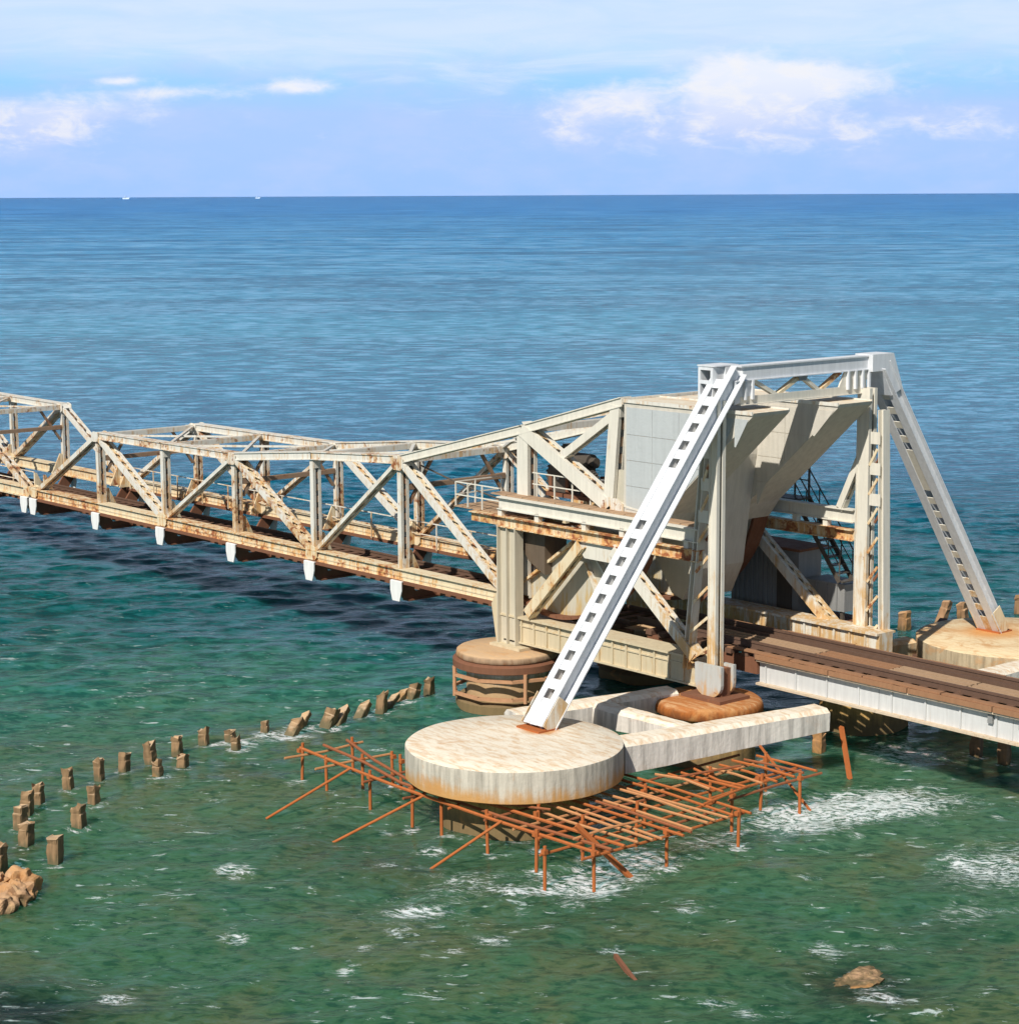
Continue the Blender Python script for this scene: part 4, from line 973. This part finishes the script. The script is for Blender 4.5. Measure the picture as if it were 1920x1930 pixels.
colr = t.ramp(q1, [(0.0, (0.036, 0.108, 0.052)), (P(42), (0.044, 0.124, 0.060)), (P(54), (0.052, 0.132, 0.070)), (P(63), (0.032, 0.145, 0.098)), (P(73), (0.003, 0.088, 0.084)), (P(86), (0.002, 0.082, 0.084)),
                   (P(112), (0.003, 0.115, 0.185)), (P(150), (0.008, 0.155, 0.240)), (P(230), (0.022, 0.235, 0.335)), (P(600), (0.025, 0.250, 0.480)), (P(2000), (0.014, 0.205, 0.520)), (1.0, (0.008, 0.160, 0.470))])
# sand and weed on the shallow bed
bed = t.noise(t.mapping(pos, (1, 1, 1), rot=(0, 0, R_(30)), loc=(3, 7, 0)), 0.22, 6, 0.62, 1.0)
sh = t.step(dd, 66, 58)
c = t.mix(t.math('MULTIPLY', t.step(bed, 0.48, 0.66, 0, 0.6), sh), colr, (0.105, 0.120, 0.050))
c = t.mix(t.math('MULTIPLY', t.step(bed, 0.42, 0.30, 0, 0.5), sh), c, (0.024, 0.115, 0.072))
# foam: broken streaks where the current runs through the piers
at1 = t.node('ShaderNodeAttribute', attribute_name='wash'); fm = at1.outputs['Fac']
at2 = t.node('ShaderNodeAttribute', attribute_name='dark_patch'); dark_patch = at2.outputs['Fac']
ang = math.atan2(Rt.y, Rt.x) + R_(-14)
fv = t.mapping(pos, (1, 1, 1), rot=(0, 0, 0))
rotn = t.node('ShaderNodeVectorRotate', rotation_type='Z_AXIS'); t.l.new(pos, rotn.inputs[0]); rotn.inputs['Angle'].default_value = -ang
wv = t.node('ShaderNodeVectorMath', operation='ADD'); t.l.new(rotn.outputs[0], wv.inputs[0])
dn = t.noise(pos, 0.7, 3, 0.5, 0, out=1)
dsc = t.node('ShaderNodeVectorMath', operation='SCALE'); t.l.new(dn, dsc.inputs[0]); dsc.inputs[3].default_value = 1.3; t.l.new(dsc.outputs[0], wv.inputs[1])
f1 = t.noise(t.mapping(wv.outputs[0], (0.75, 2.2, 1)), 1.2, 7, 0.68, 0.6)
f2 = t.noise(t.mapping(wv.outputs[0], (0.7, 1.6, 1)), 5.5, 6, 0.75)
f1b = t.noise(t.mapping(wv.outputs[0], (0.8, 2.0, 1), loc=(5, 5, 0)), 2.9, 5, 0.65, 0.5)
ridge = lambda q_, k_: t.math('SUBTRACT', 1.0, t.math('MULTIPLY', t.math('ABSOLUTE', t.math('SUBTRACT', q_, 0.5)), k_))
lace = t.math('ADD', t.math('MULTIPLY', ridge(f1, 7.0), 0.5), t.math('MULTIPLY', ridge(f1b, 6.0), 0.5))
lace = t.math('MAXIMUM', lace, 0.0)
fo = t.math('MULTIPLY', fm, t.math('ADD', t.math('MULTIPLY', lace, 1.5), t.math('MULTIPLY', t.math('SUBTRACT', f2, 0.42), 4.2)))
foam = t.math('MULTIPLY', t.step(t.math('MULTIPLY', fo, 0.76), 0.17, 0.46), t.step(f2, 0.40, 0.56, 0.05, 1.0))
c = t.mix(t.math('MULTIPLY', t.math('MINIMUM', dark_patch, 1.0), 0.88), c, (0.012, 0.020, 0.016))
c = t.mix(t.math('MULTIPLY', foam, 0.9), c, (0.74, 0.78, 0.78))
# thin streaks of aerated water
f3 = t.noise(t.mapping(wv.outputs[0], (0.35, 2.4, 1)), 2.0, 6, 0.7, 0.3)
c = t.mix(t.math('MULTIPLY', t.step(f3, 0.52, 0.75, 0, 0.34), t.step(dd, 85, 50, 0, 1)), c, (0.13, 0.25, 0.18))
rotc = t.node('ShaderNodeVectorRotate', rotation_type='Z_AXIS'); t.l.new(pos, rotc.inputs[0]); rotc.inputs['Angle'].default_value = -math.atan2(Rt.y, Rt.x)
rc = rotc.outputs[0]
cA = t.noise(t.mapping(rc, (0.55, 1.0, 1)), 1.9, 3, 0.62, 0.3)
cB = t.noise(t.mapping(rc, (0.45, 1.0, 1), loc=(4, 9, 0)), 0.62, 3, 0.6, 0.3)
cC = t.noise(t.mapping(rc, (0.40, 1.0, 1), loc=(14, 3, 0)), 0.20, 3, 0.6, 0.3)
cD = t.noise(t.mapping(rc, (0.35, 1.0, 1), loc=(24, 3, 0)), 0.035, 5, 0.65, 0.3)
def wgt(a, b_, c_, d_): return t.math('MULTIPLY', t.step(dist, math.log10(a), math.log10(b_)), t.step(dist, math.log10(c_), math.log10(d_), 1.0, 0.0))
wA = wgt(48, 75, 110, 230)
cN = t.noise(t.mapping(rc, (0.6, 1.0, 1), loc=(3, 8, 0)), 4.2, 3, 0.65, 0.4); wN = t.step(dist, math.log10(60), math.log10(95), 0.5, 0.0)
wB = wgt(80, 160, 330, 700); wC = wgt(220, 480, 1100, 2500); wD = t.step(dist, math.log10(150), math.log10(500), 0.25, 0.75)
cE = t.noise(t.mapping(rc, (0.10, 1.0, 1), rot=(0, 0, R_(3)), loc=(2, 5, 0)), 0.035, 4, 0.55, 0.2)
bandw = t.math('MULTIPLY', t.step(cE, 0.50, 0.38, 0, 0.75), t.step(dd, 140, 260))  # dark sides of the far swell put into the colour as bands
c = t.mix(bandw, c, t.mix(1.0, c, (0.35, 0.62, 0.66), 'MULTIPLY'))
cen = lambda q_: t.math('SUBTRACT', q_, 0.5)
chop = t.math('ADD', t.math('ADD', t.math('ADD', t.math('MULTIPLY', cen(cN), wN), t.math('MULTIPLY', cen(cA), wA)), t.math('MULTIPLY', cen(cB), wB)), t.math('ADD', t.math('MULTIPLY', cen(cC), wC), t.math('MULTIPLY', cen(cD), wD)))  # wavelet highlights and dark sides put into the colour
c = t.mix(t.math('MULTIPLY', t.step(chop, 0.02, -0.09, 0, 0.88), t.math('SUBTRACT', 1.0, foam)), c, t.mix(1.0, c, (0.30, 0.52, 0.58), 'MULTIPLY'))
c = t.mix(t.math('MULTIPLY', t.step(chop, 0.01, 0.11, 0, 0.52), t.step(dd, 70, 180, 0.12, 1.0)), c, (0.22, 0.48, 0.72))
# small broken crests
fk = t.noise(t.mapping(rc, (0.5, 1.4, 1), loc=(7, 1, 0)), 2.6, 5, 0.7, 0.5)
fkl = t.noise(pos, 0.35, 3, 0.6)
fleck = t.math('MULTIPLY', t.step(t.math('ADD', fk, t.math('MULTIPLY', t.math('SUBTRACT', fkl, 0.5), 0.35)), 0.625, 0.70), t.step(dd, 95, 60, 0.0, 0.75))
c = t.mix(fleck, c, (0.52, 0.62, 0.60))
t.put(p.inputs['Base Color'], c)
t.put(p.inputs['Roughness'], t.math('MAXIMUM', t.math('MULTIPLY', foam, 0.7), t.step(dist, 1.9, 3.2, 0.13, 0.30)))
p.inputs['IOR'].default_value = 1.333; p.inputs['Specular IOR Level'].default_value = 0.12
p.subsurface_method = 'BURLEY'; p.inputs['Subsurface Weight'].default_value = 0.85; p.inputs['Subsurface Radius'].default_value = (0.35, 1.0, 0.9); p.inputs['Subsurface Scale'].default_value = 1.3
# ripples finer than the mesh, and wind streaks farther out
rot2 = t.node('ShaderNodeVectorRotate', rotation_type='Z_AXIS'); t.l.new(pos, rot2.inputs[0]); rot2.inputs['Angle'].default_value = -math.atan2(Rt.y, Rt.x)
rv = rot2.outputs[0]
b1 = t.noise(t.mapping(rv, (0.55, 1.3, 1)), 3.4, 4, 0.6, 0.3)
b2 = t.noise(t.mapping(rv, (0.5, 1.3, 1)), 0.75, 6, 0.62, 0.4)
b3 = t.noise(t.mapping(rv, (0.4, 1.2, 1)), 0.11, 8, 0.72, 0.3)
nb = t.bump(b1, t.step(dd, 50, 140, 0.55, 0.25), 0.07)
n2 = t.node('ShaderNodeBump'); t.put(n2.inputs['Height'], b2); t.put(n2.inputs['Strength'], t.step(dd, 60, 130, 0.15, 0.75)); n2.inputs['Distance'].default_value = 0.35; t.l.new(nb, n2.inputs['Normal'])
n3 = t.node('ShaderNodeBump'); t.put(n3.inputs['Height'], b3); t.put(n3.inputs['Strength'], t.step(dd, 110, 350, 0.0, 0.8)); n3.inputs['Distance'].default_value = 2.2; t.l.new(n2.outputs[0], n3.inputs['Normal'])
t.put(p.inputs['Normal'], n3.outputs[0])
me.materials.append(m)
